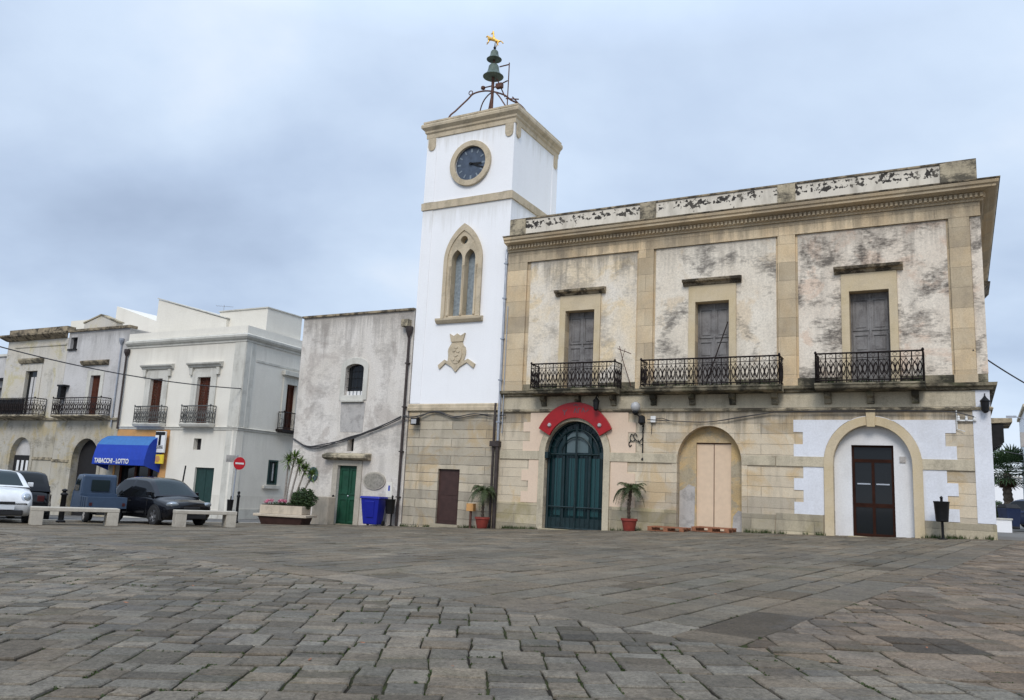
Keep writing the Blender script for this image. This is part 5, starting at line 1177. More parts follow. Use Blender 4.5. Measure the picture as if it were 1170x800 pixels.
g = MB(); g.box(-.04, .04, -.026, -.0205, -.05, .16); g.build('mark', M['awning'], t)
t = thing('house_number', 'little grey number tile on the white arch infill beside the brown door', 'sign', FW(-2.22, .2, 2.95), AZ)
g = MB(); g.box(-.08, .08, -.01, .018, -.09, .09); g.build('tile', M['cementpatch'], t)

# ================================================================== STREET OBJECTS
def on_f(u, n): p = FW(u, -n); return Vector((p.x, p.y, ground(p.x, p.y)))
# wheelie bin
t = thing('wheelie_bin', 'bright blue plastic wheelie bin beside the green door', 'bin', on_f(-21.2, .62), AZ+.12); t.scale = (.86, .9, 1.06)
def frustum(mb, x0, x1, y0, y1, X0, X1, Y0, Y1, z0, z1): mb.add([(x0, y0, z0), (x1, y0, z0), (x1, y1, z0), (x0, y1, z0), (X0, Y0, z1), (X1, Y0, z1), (X1, Y1, z1), (X0, Y1, z1)], [(3, 2, 1, 0), (4, 5, 6, 7), (0, 1, 5, 4), (1, 2, 6, 5), (2, 3, 7, 6), (3, 0, 4, 7)])
g = MB(); frustum(g, -.36, .36, -.24, .26, -.48, .48, -.36, .34, .06, 1.0); frustum(g, -.2, .2, -.30, -.2, -.26, .26, -.39, -.3, .3, .92); g.build('bin_body', M['bluebin'], t, bevel=.03)
g = MB(); frustum(g, -.52, .52, -.4, .38, -.5, .5, -.36, .38, 1.0, 1.08); g.tube([(-.45, .42, 1.02), (.45, .42, 1.02)], .03, 6); g.build('bin_lid', M['bluebin'], t, bevel=.02)
for x in (-.4, .4):
    g = MB(); g.lathe([(.1, -.03), (.1, .03)], (x, .25, .1), 14, 'x'); g.build('wheel', M['tyre'], t)
# litter bins
def litter(label, loc, rz, grp='black litter bins on posts'):
    t = thing('litter_bin', label, 'litter bin', loc, rz, grp)
    g = MB(); g.tube([(0, 0, -.02), (0, 0, 1.12)], .035, 8); g.lathe([(.12, 0), (.12, .02), (.05, .04)], (0, 0, 0), 12); g.build('post', M['iron_black'], t)
    g = MB(); g.lathe([(.13, .48), (.16, .5), (.2, 1.0), (.21, 1.02), (.21, 1.05), (.17, 1.05), (.13, .6)], (0, -.12, 0), 16)
    g.build('bucket', M['iron_black'], t, smooth=True, auto=.6)
    g = MB(); g.lathe([(.03, 1.12), (.05, 1.15), (.01, 1.2)], (0, 0, 0), 8); g.build('post_cap', M['iron_black'], t); return t
litter('black litter bin on a post standing before the white arch wall at right', on_f(-1.22, .55), AZ)
litter('dark litter bin at the downpipe foot between tower and grey wall', on_f(-20.5, .35), AZ)
litter('black litter bin at the foot of the no entry sign', onpix(261, 31.5), .2).scale = (.6, .6, .95)
# bollards
for lab, px, dep in (('stout dark bollard behind the left stone bench', 69, 25.2), ('thin dark bollard left of the green door by the low stone block', 378, 33.2), ('thin dark bollard right of the no entry sign post', 269.5, 31.0)):
    t = thing('bollard', lab, 'bollard', onpix(px, dep), 0, 'dark iron bollards')
    g = MB(); g.lathe([(.09, -.02), (.09, .06), (.055, .1), (.05, .95), (.07, .98), (.07, 1.02), (.03, 1.08)], (0, 0, 0), 12); g.build('shaft', M['iron_black'], t, smooth=True, auto=.6)
    g = MB(); g.lathe([(.03, 1.08), (.055, 1.12), (.05, 1.17), (.01, 1.2)], (0, 0, 0), 12); g.build('cap', M['iron_black'], t)
    if px == 69: t.scale = (1.5, 1.5, .86)
g = MB(); g.tube([(0, 0, 0), (.16, 0, 2.25)], .03, 6); g.lathe([(.06, 0), (.05, .03)], (0, 0, 0), 8)
o = g.build('leaning_post', M['iron_black']); o.location = onpix(200.5, 32); meta(o, 'slim dark leaning post behind the black hatchback', 'post')
# no entry sign
t = thing('no_entry_sign', 'red no entry road sign on a leaning grey post at the corner house', 'road sign', onpix(262.5, 32), .8)
g = MB(); g.tube([(0, 0, 0), (.05, 0, 2.75)], .03, 8); g.build('post', M['steel'], t)
g = MB(); g.lathe([(.25, 0), (.25, .02)], (.13, -.04, 2.42), 24, 'y'); g.build('disc', M['signred'], t)
g = MB(); g.box(-.05, .31, -.068, -.0605, 2.385, 2.455); g.build('white_bar', M['signwhite'], t)
g = MB(); g.box(-.45, .0, -.05, -.035, 2.45, 2.72); g.build('street_plate', M['cementpatch'], t)
# benches
def bench(label, loc, rz, Ln=2.7, Wd=.62, H=.5):
    t = thing('stone_bench', label, 'bench', loc, rz, 'stone slab benches along the piazza edge')
    g = MB(); g.box(-Ln/2, Ln/2, -Wd/2, Wd/2, H-.11, H); g.build('seat', M['bench'], t, bevel=.015)
    for s_ in (-1, 1):
        g = MB(); x = s_*(Ln/2-.17); g.box(x-.16, x+.16, -Wd/2+.005, Wd/2-.005, -.12, H-.111); g.build('leg', M['bench'], t, bevel=.012)
bench('left stone slab bench in front of the blue three-wheeler', onpix(84, 23.8), math.radians(33), 2.3, .62)
bench('right stone slab bench in front of the black hatchback', onpix(233, 25.6), math.radians(33), 1.85, .5)

# ---------------- plants
def leaflet_frond(mb, base, az, L_, rise, droop, n=16, lw=.018, ll=.22, rnd=random):
    pts = []; d = Vector((math.cos(az), math.sin(az), 0))
    for k in range(9):
        t = k/8; pts.append(Vector(base)+d*(L_*t*(1-.18*t*t))+Vector((0, 0, rise*t-droop*t*t*t**.3)))
    mb.tube(pts, [.012*(1-.8*k/8)+.002 for k in range(9)], 4)
    side = Vector((-d.y, d.x, 0))
    for k in range(n):
        t = .14+.86*k/n; i = min(7, int(t*8)); fr = t*8-i; p = pts[i].lerp(pts[i+1], fr); tg = (pts[i+1]-pts[i]).normalized()
        l = ll*math.sin(PI*min(1, .15+t*.85))**.6*rnd.uniform(.8, 1.15)
        for s_ in (-1, 1):
            q = p+(side*s_*.85+tg*.55+Vector((0, 0, rnd.uniform(-.5, -.05))))*l; w = tg*lw
            mid = p.lerp(q, .5)+Vector((0, 0, .02))
            mb.add([p-w*.5, p+w*.5, mid+w, mid-w, q], [(0, 1, 2, 3), (3, 2, 4)])
def potted_palm(label, loc, seed):
    rnd = random.Random(seed); t = thing('potted_palm', label, 'potted plant', loc, rnd.random()*6, 'small palms in terracotta pots')
    g = MB(); g.lathe([(.17, 0), (.19, .03), (.25, .33), (.28, .34), (.28, .41), (.24, .41), (.23, .34)], (0, 0, 0), 24); g.build('pot', M['terracotta'], t, smooth=True, auto=.6)
    g = MB(); g.lathe([(.235, .33), (.2, .36), (.05, .38)], (0, 0, 0), 16); g.build('soil', M['soil'], t)
    g = MB(); n = 15; P_ = [(.02*math.sin(k*.35), 0, .34+1.02*k/n) for k in range(n+1)]; g.tube(P_, [(.045 if k % 2 else .062) for k in range(n+1)], 9); g.build('trunk', M['pottrunk'], t)
    g = MB()
    for k in range(34):
        a = k*2.4+rnd.uniform(-.3, .3); e = rnd.random(); leaflet_frond(g, (0, 0, 1.34), a, rnd.uniform(.48, .72), .2+.5*e, .36+.35*(1-e)+rnd.uniform(0, .25), 26, .007, .19, rnd)
    g.build('fronds', M['frond'], t)
potted_palm('small palm in a red pot at the foot of the tower drainpipe', on_f(-16.22, .55), 4)
potted_palm('small palm in a red pot between the teal gate and the walled arch', on_f(-10.5, .6), 9)
# low wooden block / stub beside the tower palm
t = thing('wooden_post_box', 'small ochre wooden box on a rusty stake beside the potted palm', 'post', on_f(-16.88, .3), AZ)
g = MB(); g.box(-.15, .15, -.1, .1, .62, .9); g.build('box', M['orange'], t, bevel=.01)
g = MB(); g.tube([(0, 0, -.02), (0, 0, .63)], .05, 8); g.build('stake', M['rust'], t)
# planter with yuccas
pl0 = onpix(324, 31.3)
t = thing('planter_trough', 'long pale stone planter trough on a dark base with a ledge', 'planter', pl0, AZ*.35); t.scale = (.84, .84, 1)
g = MB(); g.plate(rect(-1.0, 1.05, .4, .72), [], -.5, .5); g.build('trough', M['planter'], t, bevel=.03)
g = MB(); g.box(-1.2, 1.35, -.7, .55, .3, .395); g.build('ledge', M['planter'], t, bevel=.015)
g = MB(); frustum(g, -.8, 1.0, -.5, .5, -1.0, 1.15, -.62, .52, -.1, .299); g.build('base', M['brown_door'], t, bevel=.01)
g = MB(); g.box(-.95, 1.0, -.44, .44, .7, .745); g.build('soil', M['soil'], t)
def blades(mb, c, n, L_, w, rnd, up=.2, droop=.35):
    c = Vector(c)
    for _ in range(n):
        a = rnd.uniform(0, 2*PI); e = rnd.uniform(-.35, 1.2); l = L_*rnd.uniform(.6, 1.1); d = Vector((math.cos(a)*math.cos(e), math.sin(a)*math.cos(e), math.sin(e)+up)).normalized()
        s_ = Vector((-math.sin(a), math.cos(a), 0))*w; dr_ = Vector((0, 0, -droop*l))
        p1 = c+d*l*.5+dr_*.2; p2 = c+d*l+dr_
        mb.add([c-s_*.5, c+s_*.5, p1+s_, p1-s_, p2], [(0, 1, 2, 3), (3, 2, 4)])
rnd = random.Random(21)
yt = thing('yucca_clump', 'tall bare stemmed yucca clump growing in the stone planter', 'plant', pl0+Vector((0, 0, .72)), 0)
ys = MB(); yl = MB()
for bx_, by, tx, ty, h in ((-.05, 0, -.05, .1, 1.7), (.0, -.1, .2, 0, 1.85), (.3, .0, .62, .1, 1.4), (.45, .1, .9, .1, 1.2), (.15, -.1, .42, -.1, 1.6)):
    P_ = cr_curve([(bx_, by, -.02), (bx_+(tx-bx_)*.35, by, h*.4), (tx, ty, h)], 5); ys.tube(P_, [.045-.015*k/len(P_) for k in range(len(P_))], 7)
    blades(yl, (tx, ty, h), 85, .58, .022, rnd, .25, .3); blades(yl, (tx, ty, h-.1), 20, .42, .018, rnd, -.2, .5)
ys.build('stems', M['treestem'], yt); yl.build('leaves', M['yucca'], yt)
def leafball(mb, c, r, n, sz, rnd):
    for _ in range(n):
        v = Vector((rnd.gauss(0, 1), rnd.gauss(0, 1), rnd.gauss(0, 1))).normalized()*(rnd.random()**.4); k = 1+.25*noise.noise(v*2.2+Vector(c))
        p = Vector(c)+Vector((v.x*r[0]*k, v.y*r[1]*k, v.z*r[2]*k)); a = Vector((rnd.gauss(0, 1), rnd.gauss(0, 1), rnd.gauss(0, 1))).normalized(); b_ = a.orthogonal().normalized()
        s1 = sz*rnd.uniform(.6, 1.3); mb.add([p-a*s1, p+b_*s1*.45, p+a*s1, p-b_*s1*.45], [(0, 1, 2, 3)])
bt = thing('dark_shrub', 'round dark green shrub at the right end of the planter', 'shrub', pl0+Vector((.66, .0, .7)), 0)
g = MB(); leafball(g, (0.02, 0, .28), (.5, .45, .42), 2600, .05, rnd); g.build('foliage', M['bush'], bt)
g = MB()
for k in range(5): g.tube([(0, 0, -.02), (.25*math.cos(k*1.3), .2*math.sin(k*1.3), .3)], .015, 4)
g.build('stem', M['treestem'], bt)
fl = thing('flower_clump', 'low pink flowers along the planter rim', 'flowers', pl0+Vector((-.38, -.2, .72)), 0)
g = MB(); leafball(g, (.3, 0, .05), (.62, .12, .1), 420, .035, rnd); g.build('leaves', M['bush'], fl)
g = MB()
for x in (-.3, -.22, -.1, .22, .34, .42): leafball(g, (x, -.03+rnd.uniform(-.06, .06), .15+rnd.uniform(-.03, .03)), (.09, .09, .06), 50, .03, rnd)
meta(g.build('petals', M['petal'], fl), kind='stuff')
# low stone block between planter and green door
o = MB(); o.box(-.42, .42, -.22, .22, -.15, 1.12); o = o.build('low_stone_block', M['planter'], bevel=.03); o.location = onpix(368, 33.2); o.rotation_euler = (0, 0, AZ); meta(o, 'low cream stone block between the planter and the green door', 'stone block')
# pallets
def pallet(label, u, n, rz, z=0.0):
    t = thing('pallet', label, 'pallet', on_f(u, n)+Vector((0, 0, z)), AZ+rz, 'flat wooden pallets at the walled arch')
    g = MB()
    for k in range(7): y = -.42+.14*k; g.box(-.6, .6, y-.045, y+.045, .12, .142)
    g.build('top_boards', M['pallet'], t)
    g = MB()
    for y in (-.42, 0, .42):
        for x in (-.52, 0, .52): g.box(x-.07, x+.07, y-.045, y+.045, .02, .1195)
    g.build('block', M['pallet'], t)
    g = MB()
    for y in (-.42, 0, .42): g.box(-.6, .6, y-.045, y+.045, 0, .0195)
    g.build('base_boards', M['pallet'], t)
pallet('left of the two wooden pallets lying before the walled arch', -9.1, .65, .03); pallet('right of the two wooden pallets, before the beige door', -7.65, .62, -.02)
# weeds along wall feet and in paving joints
g = MB(); rw = random.Random(11)
for (u0, u1, n_) in ((-15.6, -14.3, 26), (-6.8, -4.3, 22), (-1.7, 0, 26), (-17.4, -16.1, 14), (-20.2, -18.8, 10), (-11.4, -9.2, 10)):
    for _ in range(n_):
        u = rw.uniform(u0, u1); p = on_f(u, .06+rw.random()*.12); tuft(g, p.x, p.y, p.z-.01, .1, .16, 14, rw)
for q, tn, dz, tl in slabs:
    c_ = q[0]
    if c_[1] < 12 and rw.random() < .5:
        k = rw.randrange(len(q)); p, r2 = q[k], q[(k+1) % len(q)]
        for _ in range(rw.randint(1, 5)):
            s_ = rw.random(); x, y = p[0]+(r2[0]-p[0])*s_, p[1]+(r2[1]-p[1])*s_; tuft(g, x, y, ground(x, y)-.014, .02, .02, 8, rw)
meta(g.build('weeds', M['moss']), 'small green weeds and moss in the paving joints and along the wall feet', 'weeds', kind='stuff')

g = MB(); rl_ = random.Random(8)
for _ in range(46):
    x, y = rl_.uniform(-7, 8), rl_.uniform(4.6, 17); z = ground(x, y)+.012; a = rl_.random()*6; l = rl_.uniform(.012, .03)
    dx_, dy_ = l*math.cos(a), l*math.sin(a); g.add([(x-dx_, y-dy_, z), (x+dy_*.45, y-dx_*.45, z+.006), (x+dx_, y+dy_, z+.008), (x-dy_*.45, y+dx_*.45, z)], [(0, 1, 2, 3)])
meta(g.build('leaf_litter', M['pallet']), 'small dry leaves scattered over the paving', 'leaves', kind='stuff')
def antenna(label, u, y, z, h):
    t = thing('tv_antenna', label, 'antenna', FW(u, y, z), AZ+.6, 'roof antennas')
    g = MB(); g.tube([(0, 0, 0), (0, 0, h)], .02, 5); g.build('mast', M['steel'], t)
    g = MB(); g.tube([(-.5, 0, h-.1), (.6, 0, h-.1)], .012, 4)
    for k in range(7): x = -.45+.16*k; g.tube([(x, -.22+.015*k, h-.1), (x, .22-.015*k, h-.1)], .008, 4)
    g.build('aerial', M['steel'], t)
antenna('thin roof aerial above the pale house beside its sloping white wall', -43.2, 6.0, 9.4, 2.3)
antenna('thin roof aerial rising behind the white sloping stair wall', -41.9, 9.0, 9.4, 3.0)
# ---------------- vehicles
def wheel(parent, x, y, r, w, side, rimm='chrome'):
    a = MB(); a.lathe([(r*.62, -w/2), (r*.93, -w/2), (r, -w*.3), (r, w*.3), (r*.93, w/2), (r*.62, w/2)], (x, y, r), 28, 'y'); wo_ = a.build('wheel', M['tyre'], parent, smooth=True, auto=.7)
    b_ = MB(); b_.lathe([(r*.63, -.02), (r*.63, .0), (r*.55, -.0), (r*.5, -.035), (r*.18, -.03), (r*.16, .0), (.02, .005)] if side < 0 else [(r*.63, .02), (r*.63, 0), (r*.55, 0), (r*.5, .035), (r*.18, .03), (r*.16, 0), (.02, -.005)], (x, y+side*(w/2), r), 28, 'y')
    for k in range(5):
        t = 2*PI*k/5; P_ = [(r*.12, -.035), (r*.58, -.05), (r*.58, .05), (r*.12, .035)]
        V = [(x+p*math.cos(t)-q*math.sin(t), y+side*(w/2+.004), r+p*math.sin(t)+q*math.cos(t)) for p, q in P_]; b_.add(V+[(v[0], v[1]-side*.03, v[2]) for v in V], [(0, 1, 2, 3), (0, 4, 5, 1), (1, 5, 6, 2), (2, 6, 7, 3), (3, 7, 4, 0)])
    b_.build('rim', M[rimm], wo_, smooth=False)
def car(name, label, loc, heading, paintm, Ln=3.9, Wd=1.68, H=1.47, belt=.95, hood=.86, cowl=.95, rfs=1.7, rfe=3.25, rear=3.82, wb=(.75, 3.2), r=.3, group='cars parked at the piazza', face='std', plate=True, platetext=None):
    """x forward is the local -x nose at x=-Ln/2 ... built nose at x=0 then shifted"""
    t = thing(name, label, 'car', loc, heading, group); hx = Ln/2; w = Wd/2
    X = lambda x: hx-x          # nose at +x
    st = [(0.0, .55, .74, .60), (.06, .38, .82, .74), (.2, .24, .92, hood-.1), (.5, .2, .98, hood-.03), (.8, .2, 1, hood+.02), (cowl, .2, 1, belt-.01), (1.4, .2, 1, belt+.0), (2.0, .2, 1.0, belt+.01), (2.7, .2, 1, belt+.02), (Ln-.7, .2, .99, belt+.03), (Ln-.3, .26, .96, belt+.03), (Ln-.08, .34, .9, belt-.02), (Ln, .42, .84, belt-.18)]
    def cat(T, n=4):
        P_ = [T[0]]+list(T)+[T[-1]]; out_ = []
        for i in range(1, len(P_)-2):
            for k in range(n):
                t_ = k/n; out_.append(tuple(.5*((2*b)+(-a+c_)*t_+(2*a-5*b+4*c_-d)*t_*t_+(-a+3*b-3*c_+d)*t_*t_*t_) for a, b, c_, d in zip(P_[i-1], P_[i], P_[i+1], P_[i+2])))
        return out_+[tuple(T[-1])]
    B_ = MB(); ring = []
    for x, zb_, ws, zt in cat(st, 3):
        W2 = w*ws; dz_ = zt-zb_
        half = cat([(0, zb_), (W2*.8, zb_), (W2*.95, zb_+.05), (W2*.985, zb_+dz_*.25), (W2*1.0, zb_+dz_*.5), (W2*.985, zb_+dz_*.78), (W2*.94, zt-.05), (W2*.85, zt-.005), (W2*.6, zt+.025), (0, zt+.05)], 2)
        ring.append([(X(x), y, z) for y, z in half]+[(X(x), -y, z) for y, z in half[-2:0:-1]])
    n = len(ring[0]); V = [p for q in ring for p in q]; F_ = [(i*n+j, (i+1)*n+j, (i+1)*n+(j+1) % n, i*n+(j+1) % n) for i in range(len(ring)-1) for j in range(n)]
    F_ += [tuple(range(n)), tuple((len(ring)-1)*n+j for j in range(n-1, -1, -1))]
    B_.add(V, F_)
    mid_ = (rfs+rfe)/2
    cs_ = [(cowl-.05, 0, 0), (cowl+(rfs-cowl)*.33, .42, 0), (cowl+(rfs-cowl)*.7, .8, 0), (rfs, .955, 1), (rfs+.3, .99, 2), (mid_-.05, 1, 3), (mid_+.05, 1, 4), (rfe-.35, .985, 5), (rfe-.02, .95, 6), (rfe+(rear-rfe)*.35, .78, 7), (rfe+(rear-rfe)*.75, .38, 7), (rear, 0, 7)]
    fine = cat([(a, b) for a, b, _ in cs_], 4); rows = []
    for x, k in fine:
        k = max(0, k); zr = belt+.02+(H-belt-.02)*k; hk = zr-(belt-.03)
        prof_ = [(w*.95, belt-.03), (w*(.93-.10*k), belt-.03+hk*.45), (w*(.90-.17*k), belt-.03+hk*.86), (w*(.86-.2*k), belt-.03+hk*.955), (w*(.72-.18*k), zr-.003), (w*.38, zr+.018*k+.006), (0, zr+.026*k+.01)]
        rows.append([(X(x), y, z) for y, z in prof_])
    Gs = MB(); Wn = MB()
    for i in range(len(rows)-1):
        seg_ = i//4; xm = (fine[i][0]+fine[i+1][0])/2
        for s_ in (1, -1):
            for j in range(6):
                q = [rows[i][j], rows[i+1][j], rows[i+1][j+1], rows[i][j+1]]; q = [(a, b_*s_, c_) for a, b_, c_ in q]
                if s_ < 0: q = q[::-1]
                sideg = j in (0, 1) and cowl+.12 < xm < rear-.28 and not (mid_-.05 < xm < mid_+.05)
                frontg = j >= 4 and (cowl+.02 < xm < rfs-.03)
                rearg = j >= 4 and (rfe+.08 < xm < rear-.1)
                (Wn if frontg else Gs if (sideg or rearg) else B_).add(q, [(0, 1, 2, 3)])
    bo = B_.build('body', M[paintm], t, smooth=True, auto=.75)
    md = bo.modifiers.new('weld', 'WELD'); md.merge_threshold = .001
    wn = Wn.build('windscreen', M['carglass'], t, smooth=True, auto=.75); md3 = wn.modifiers.new('weld', 'WELD'); md3.merge_threshold = .001
    gl = Gs.build('window', M['sideglass'], t, smooth=True, auto=.75)
    md2 = gl.modifiers.new('weld', 'WELD'); md2.merge_threshold = .001
    for s_ in (-1, 1):
        for x in wb:
            a = MB(); P_ = [((r+.06)*math.cos(PI*k/14), r+(r+.06)*math.sin(PI*k/14)) for k in range(15)]+[(-(r+.06), .2), (r+.06, .2)]
            pw = w*.999; V = [(X(x)+p, s_*(pw+.008), q) for p, q in P_]; a.add(V+[(v[0], s_*(pw-.14), v[2]) for v in V], [tuple(range(len(V))) if s_ < 0 else tuple(range(len(V)-1, -1, -1))]+[(k, (k+1) % len(V), len(V)+(k+1) % len(V), len(V)+k) for k in range(len(V))])
            a.build('wheel_arch', M['tyre'], t); wheel(t, X(x), s_*(w-.07), r, .19, s_)
    a = MB(); 
    a.box(X(.12), X(-.02), -w*.62, w*.62, .26, .40); a.box(X(.1), X(-.015), -w*.34, w*.34, .56, .64); a.build('grille', M['tyre'], t, bevel=.02)
    for s_ in (-1, 1):
        a = MB(); a.lathe([(.02, .16), (.12, .13), (.15, .06), (.15, 0)] if face == 'round' else [(.02, .12), (.1, .1), (.15, .04), (.15, 0)], (0, 0, 0), 16, 'x')
        a.v = [(p[0]*1.5 if face != 'round' else p[0]*.8, p[1]*(1.35 if face != 'round' else .8), p[2]*(.66 if face != 'round' else .8)) for p in a.v]
        hl = a.build('headlight', M['lens'], t, smooth=True, auto=1.2); hl.location = (X(.19 if face != 'round' else .15), s_*w*.68, .68 if face != 'round' else .74); hl.rotation_euler = (0, -.35, s_*.45)
        if face == 'round':
            a = MB(); a.lathe([(.155, .0), (.16, .05), (.13, .07)], (0, 0, 0), 20, 'x'); rg_ = a.build('headlight_ring', M['chrome'], hl, smooth=True, auto=.6)
        a = MB(); a.box(-.04, .05, -.02, .1, -.06, .07); a.v = [(p[0], s_*p[1]*1.3, p[2]) for p in a.v]; mi = a.build('wing_mirror', M[paintm], t, bevel=.02); mi.location = (X(cowl+.28), s_*(w*.93), belt+.09)
        a = MB(); a.box(X(Ln-.1), X(Ln+.005), s_*w*.62-.1, s_*w*.62+.14*1, .7, .92); a.build('tail_light', M['taillens'], t, bevel=.02)
        a = MB(); 
        for xx in (cowl+.35, (rfs+rfe)/2, rfe-.1): a.box(X(xx)-.006, X(xx)+.006, s_*w*.985-.012, s_*w*.985+.016, .3, belt-.1)
        a.box(X((rfs+rfe)/2)-(-.05), X((rfs+rfe)/2)+.2, s_*w*.99-.01, s_*w*.99+.02, belt-.2, belt-.17); a.build('door_seam', M['tyre'], t)
    if plate:
        for xx in (-.03, Ln+.02):
            a = MB(); a.box(X(xx)-.008, X(xx)+.008, -.26, .26, .42, .53); pn = a.build('number_plate', M['plate'], t)
        if platetext: text_mesh(platetext, .1, 'plate_lettering', M['iron_black'], t, (X(-.04)+.004, 0, .475), (PI/2, 0, PI/2), .002)
    return t
pw_ = onpix(-12, 24.3)
car('parked_hatchback', 'small rounded white car cut by the left edge, facing the camera', pw_, math.radians(-49), 'paint_white', 3.55, 1.60, 1.5, 1.02, .98, .8, 1.5, 3.0, 3.5, (.62, 2.92), .29, face='round')
pb = onpix(181, 27.4)
car('parked_hatchback', 'black five door hatchback parked in front of the corner house', pb, math.radians(-38), 'paint_black', 3.85, 1.70, 1.50, .92, .84, .95, 1.8, 3.25, 3.8, (.78, 3.25), .31)
pm = onpix(22, 31)
car('parked_minivan', 'dark minivan parked in front of the old houses at left', pm, math.radians(122), 'paint_black', 4.3, 1.78, 1.75, 1.05, .95, 1.0, 1.7, 3.9, 4.25, (.85, 3.5), .32, plate=True)
# three-wheeler
ap = onpix(109, 26.6)
t = thing('three_wheeler_truck', 'faded blue three-wheeled pickup parked behind the left bench', 'truck', ap, math.radians(130), 'cars parked at the piazza'); t.scale = (.84, .84, .97)
g = MB(); w = .68
sidep = [(1.32, .28), (1.34, .62), (1.22, .95), (.98, 1.5), (.86, 1.56), (.12, 1.58), (.08, 1.5), (.04, .3)]
n = len(sidep); rows = []
for y, k in ((-w, 1), (w, 1)): rows.append([(x, y*(1 if z < 1 else .9), z) for x, z in sidep])
g.add(rows[0]+rows[1], [tuple(range(n)), tuple(2*n-1-i for i in range(n))]+[(i, n+i, n+(i+1) % n, (i+1) % n) for i in range(n)]); g.build('cab', M['paint_blue'], t, bevel=.05)
g = MB(); g.box(.01, .045, -.36, .3, 1.02, 1.4); g.build('rear_window', M['carglass'], t, bevel=.01)
g = MB()
for s_ in (-1, 1):
    y = s_*(w*.945); V = [(.35, 1.02), (1.05, 1.02), (.9, 1.42), (.35, 1.42)]; g.add([(x, y+s_*.035*(1 if z < 1.2 else -.3), z) for x, z in V]+[(x, y-.02*s_, z) for x, z in V], [(0, 1, 2, 3), (3, 2, 1, 0), (4, 5, 6, 7), (0, 4, 5, 1), (1, 5, 6, 2), (2, 6, 7, 3), (3, 7, 4, 0)])
g.build('door_window', M['carglass'], t)
g = MB(); V = [(1.195, -.5, 1.02), (1.195, .5, 1.02), (1.02, .46, 1.45), (1.02, -.46, 1.45)]; g.add(V+[(x+.02, y, z+.01) for x, y, z in V], [(0, 1, 2, 3), (7, 6, 5, 4), (0, 4, 5, 1), (1, 5, 6, 2), (2, 6, 7, 3), (3, 7, 4, 0)]); g.build('windscreen', M['carglass'], t)
g = MB(); g.box(-1.3, -.02, -.7, .7, .5, .56); g.box(-1.3, -.02, -.7, -.66, .56, .86); g.box(-1.3, -.02, .66, .7, .56, .86); g.box(-1.32, -1.28, -.7, .7, .5, .86); g.box(-.04, -.0, -.66, .66, .56, .95)
for x in (-1.0, -.7, -.4): g.box(x-.02, x+.02, -.72, -.7005, .52, .85); g.box(x-.02, x+.02, .7005, .72, .52, .85)
g.build('load_bed', M['paint_blue'], t, bevel=.008)
g = MB(); g.box(-1.25, .8, -.3, .3, .28, .499); g.build('chassis', M['tyre'], t)
for x, y in ((-.75, -.56), (-.75, .56)): wheel(t, x, y, .25, .15, 1 if y > 0 else -1, 'cementpatch')
wheel(t, 1.0, 0, .25, .13, -1, 'cementpatch')
for y in (-.58, .58):
    g = MB(); g.box(-1.345, -1.3205, y-.05, y+.05, .58, .68); g.build('tail_light', M['taillens'], t)
g = MB(); g.tube([(.9, -.68, 1.1), (.9, -.8, 1.1)], .012, 4); g.box(.88, .92, -.86, -.78, .98, 1.14); g.build('wing_mirror', M['signwhite'], t)
g = MB(); g.lathe([(.09, 0), (.1, .03), (.06, .08)], (1.33, 0, .72), 12, 'x'); g.build('headlight', M['lens'], t)

# ================================================================== RIGHT-HAND STREET
def fan_palm(label, loc, H_, R, seed, n=70):
    rnd = random.Random(seed); t = thing('fan_palm_tree', label, 'palm tree', loc)
    g = MB(); k_ = 22; g.tube([(0.05*math.sin(k*.3), 0, H_*k/k_) for k in range(k_+1)], [(.3 if k % 2 else .25)*(1.2-.4*k/k_) for k in range(k_+1)], 10); g.build('trunk', M['trunk'], t)
    def fan(mb, base, az, e, L_, sz):
        d = Vector((math.cos(az)*math.cos(e), math.sin(az)*math.cos(e), math.sin(e))); b0 = Vector(base); h = b0+d*L_
        mb.tube([b0, h], .015, 3); side = Vector((-math.sin(az), math.cos(az), 0)); upv = side.cross(d)
        for q in range(13):
            a = -1.5+3.0*q/12; dd2 = d*math.cos(a)+side*math.sin(a); tip = h+dd2*sz*rnd.uniform(.85, 1.1)+Vector((0, 0, -.28*sz*rnd.random()))-upv*.1; mid = h+dd2*sz*.6; w_ = (dd2.cross(upv)).normalized()*.045
            mb.add([h, mid-w_, tip, mid+w_], [(0, 1, 2, 3)])
    g = MB(); g2 = MB()
    for i in range(n):
        e = rnd.uniform(-.5, 1.35); fan(g, (0, 0, H_+rnd.uniform(-.2, .15)), i*2.4, e, R*rnd.uniform(.35, .6), R*.5)
    for i in range(16): fan(g2, (0, 0, H_-.2), i*2.4, rnd.uniform(-1.25, -.8), R*rnd.uniform(.08, .2), R*.22)
    g.build('crown', M['fan'], t); g2.build('dead_fronds', M['deadleaf'], t)
fan_palm('tall fan palm in the side street beyond the right corner', onpix(1154, 50), 3.2, 2.1, 3, 62)
def pos(px, dep): return onpix(px, dep)
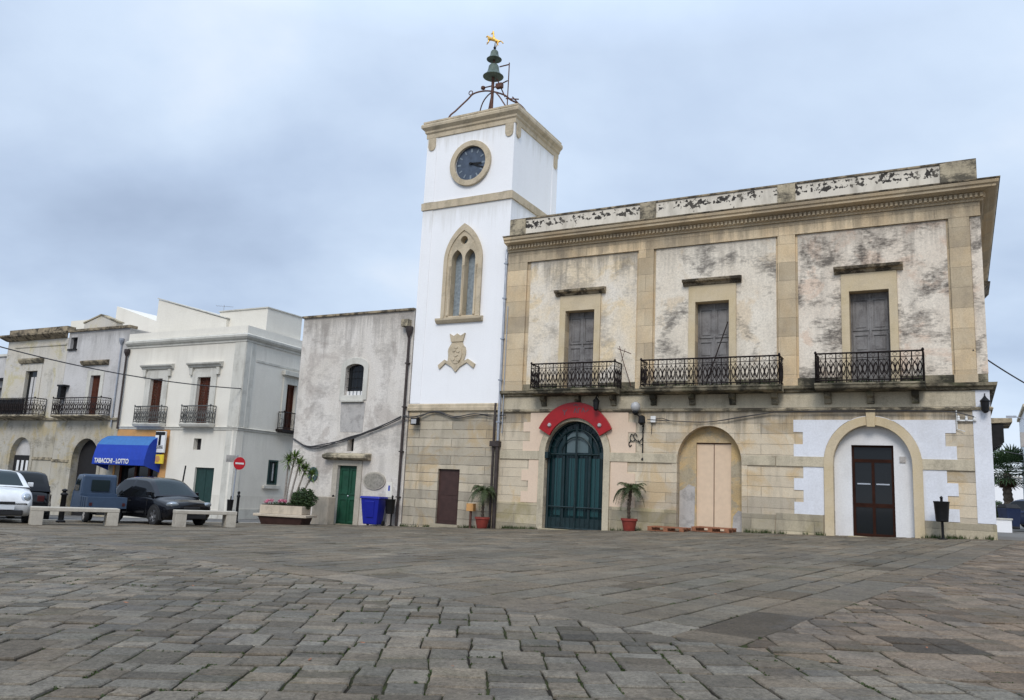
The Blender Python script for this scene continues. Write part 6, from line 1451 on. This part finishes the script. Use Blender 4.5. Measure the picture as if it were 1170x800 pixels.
# white wall, white houses and cars at the end
t = thing('white_wall', 'low white garden wall beyond the building corner at the right', 'wall', pos(1146, 40), 0)
g = MB(); g.box(-.9, .45, 0, .3, -.3, .42); g.build('wall', M['tower_white'], t)
g = MB(); g.box(-.94, .49, -.04, .34, .4205, .5); g.build('coping', M['corner_trim'], t)
t = thing('far_white_house', 'low white house behind the fan palm at the right', 'house', pos(1170, 78), math.radians(-8))
g = MB(); g.plate(rect(-9, 9, -1.5, 4.2), [rect(-3.6, -2.6, 1, 2.6), rect(-.6, .2, -1.5, 1.4), rect(2, 3, 1, 2.6)], 0, .3); g.box(-9, 9, .301, 6, -1.5, 4.2); g.build('wall', M['tower_white'], t)
g = MB(); g.box(-3.6, -2.6, .15, .2, 1, 2.6); g.box(2, 3, .15, .2, 1, 2.6); g.build('window', M['glass'], t)
g = MB(); g.box(-.6, .2, .15, .2, -1.5, 1.4); g.build('door', M['brown_wood'], t)
g = MB(); g.box(-9.1, 9.1, -.1, 6.1, 4.201, 4.35); g.build('roof', M['corner_trim'], t)
t = thing('edge_white_house', 'tall white building with a wall lamp cut by the right edge', 'building', pos(1180, 44), math.radians(-30))
g = MB(); g.plate(rect(0, 8, -.5, 6.6), [rect(1.4, 2.4, .5, 2.7), rect(1.4, 2.4, 3.9, 5.9)], 0, .3); g.box(0, 8, .301, 9, -.5, 6.6); g.build('wall', M['tower_white'], t)
g = MB(); g.box(1.4, 2.4, .15, .2, .5, 2.7); g.box(1.4, 2.4, .15, .2, 3.9, 5.9); g.build('window', M['glass'], t)
g = MB(); g.box(-.12, 8, -.12, 9, 6.601, 6.75); g.build('cornice', M['tower_stone'], t)
g = MB(); g.tube([(0, .1, 5.9), (-.5, 0, 6.05)], .03, 5); g.box(-.95, -.45, -.08, .08, 6.0, 6.1); g.build('lamp_arm', M['steel'], t)
g = MB(); g.box(-.32, -.001, .2, .6, 4.4, 5.2); g.build('air_unit', M['cementpatch'], t)
car('parked_hatchback', 'dark navy car parked by the palm at the right edge', pos(1178, 43), math.radians(100), 'paint_navy', 3.9, 1.7, 1.5)
t = thing('street_container', 'dark blue refuse container beside the fan palm trunk', 'bin', pos(1154, 40.5), 0)
g = MB(); frustum(g, -.3, .3, -.35, .35, -.36, .36, -.42, .42, .1, 1.0); g.build('container_body', M['paint_navy'], t, bevel=.03)
g = MB(); frustum(g, -.38, .38, -.45, .45, -.3, .3, -.2, .3, 1.001, 1.2); g.build('container_lid', M['tyre'], t, bevel=.02)
g = MB(); g.tube([(-.25, -.36, .06), (.25, -.36, .06)], .06, 8); g.build('container_wheels', M['tyre'], t)
sg = thing('garden_shrub', 'dark shrub behind the low white wall at the right', 'shrub', pos(1141, 42), 0)
g = MB(); leafball(g, (0, 0, .8), (.4, .4, .55), 1100, .09, random.Random(2)); g.build('foliage', M['bush'], sg)
g = MB(); g.tube([(0, 0, 0), (0, 0, .9)], .05, 5); g.build('stem', M['treestem'], sg)
# distant trees on the skyline behind the palm
print('objects', len(bpy.data.objects))
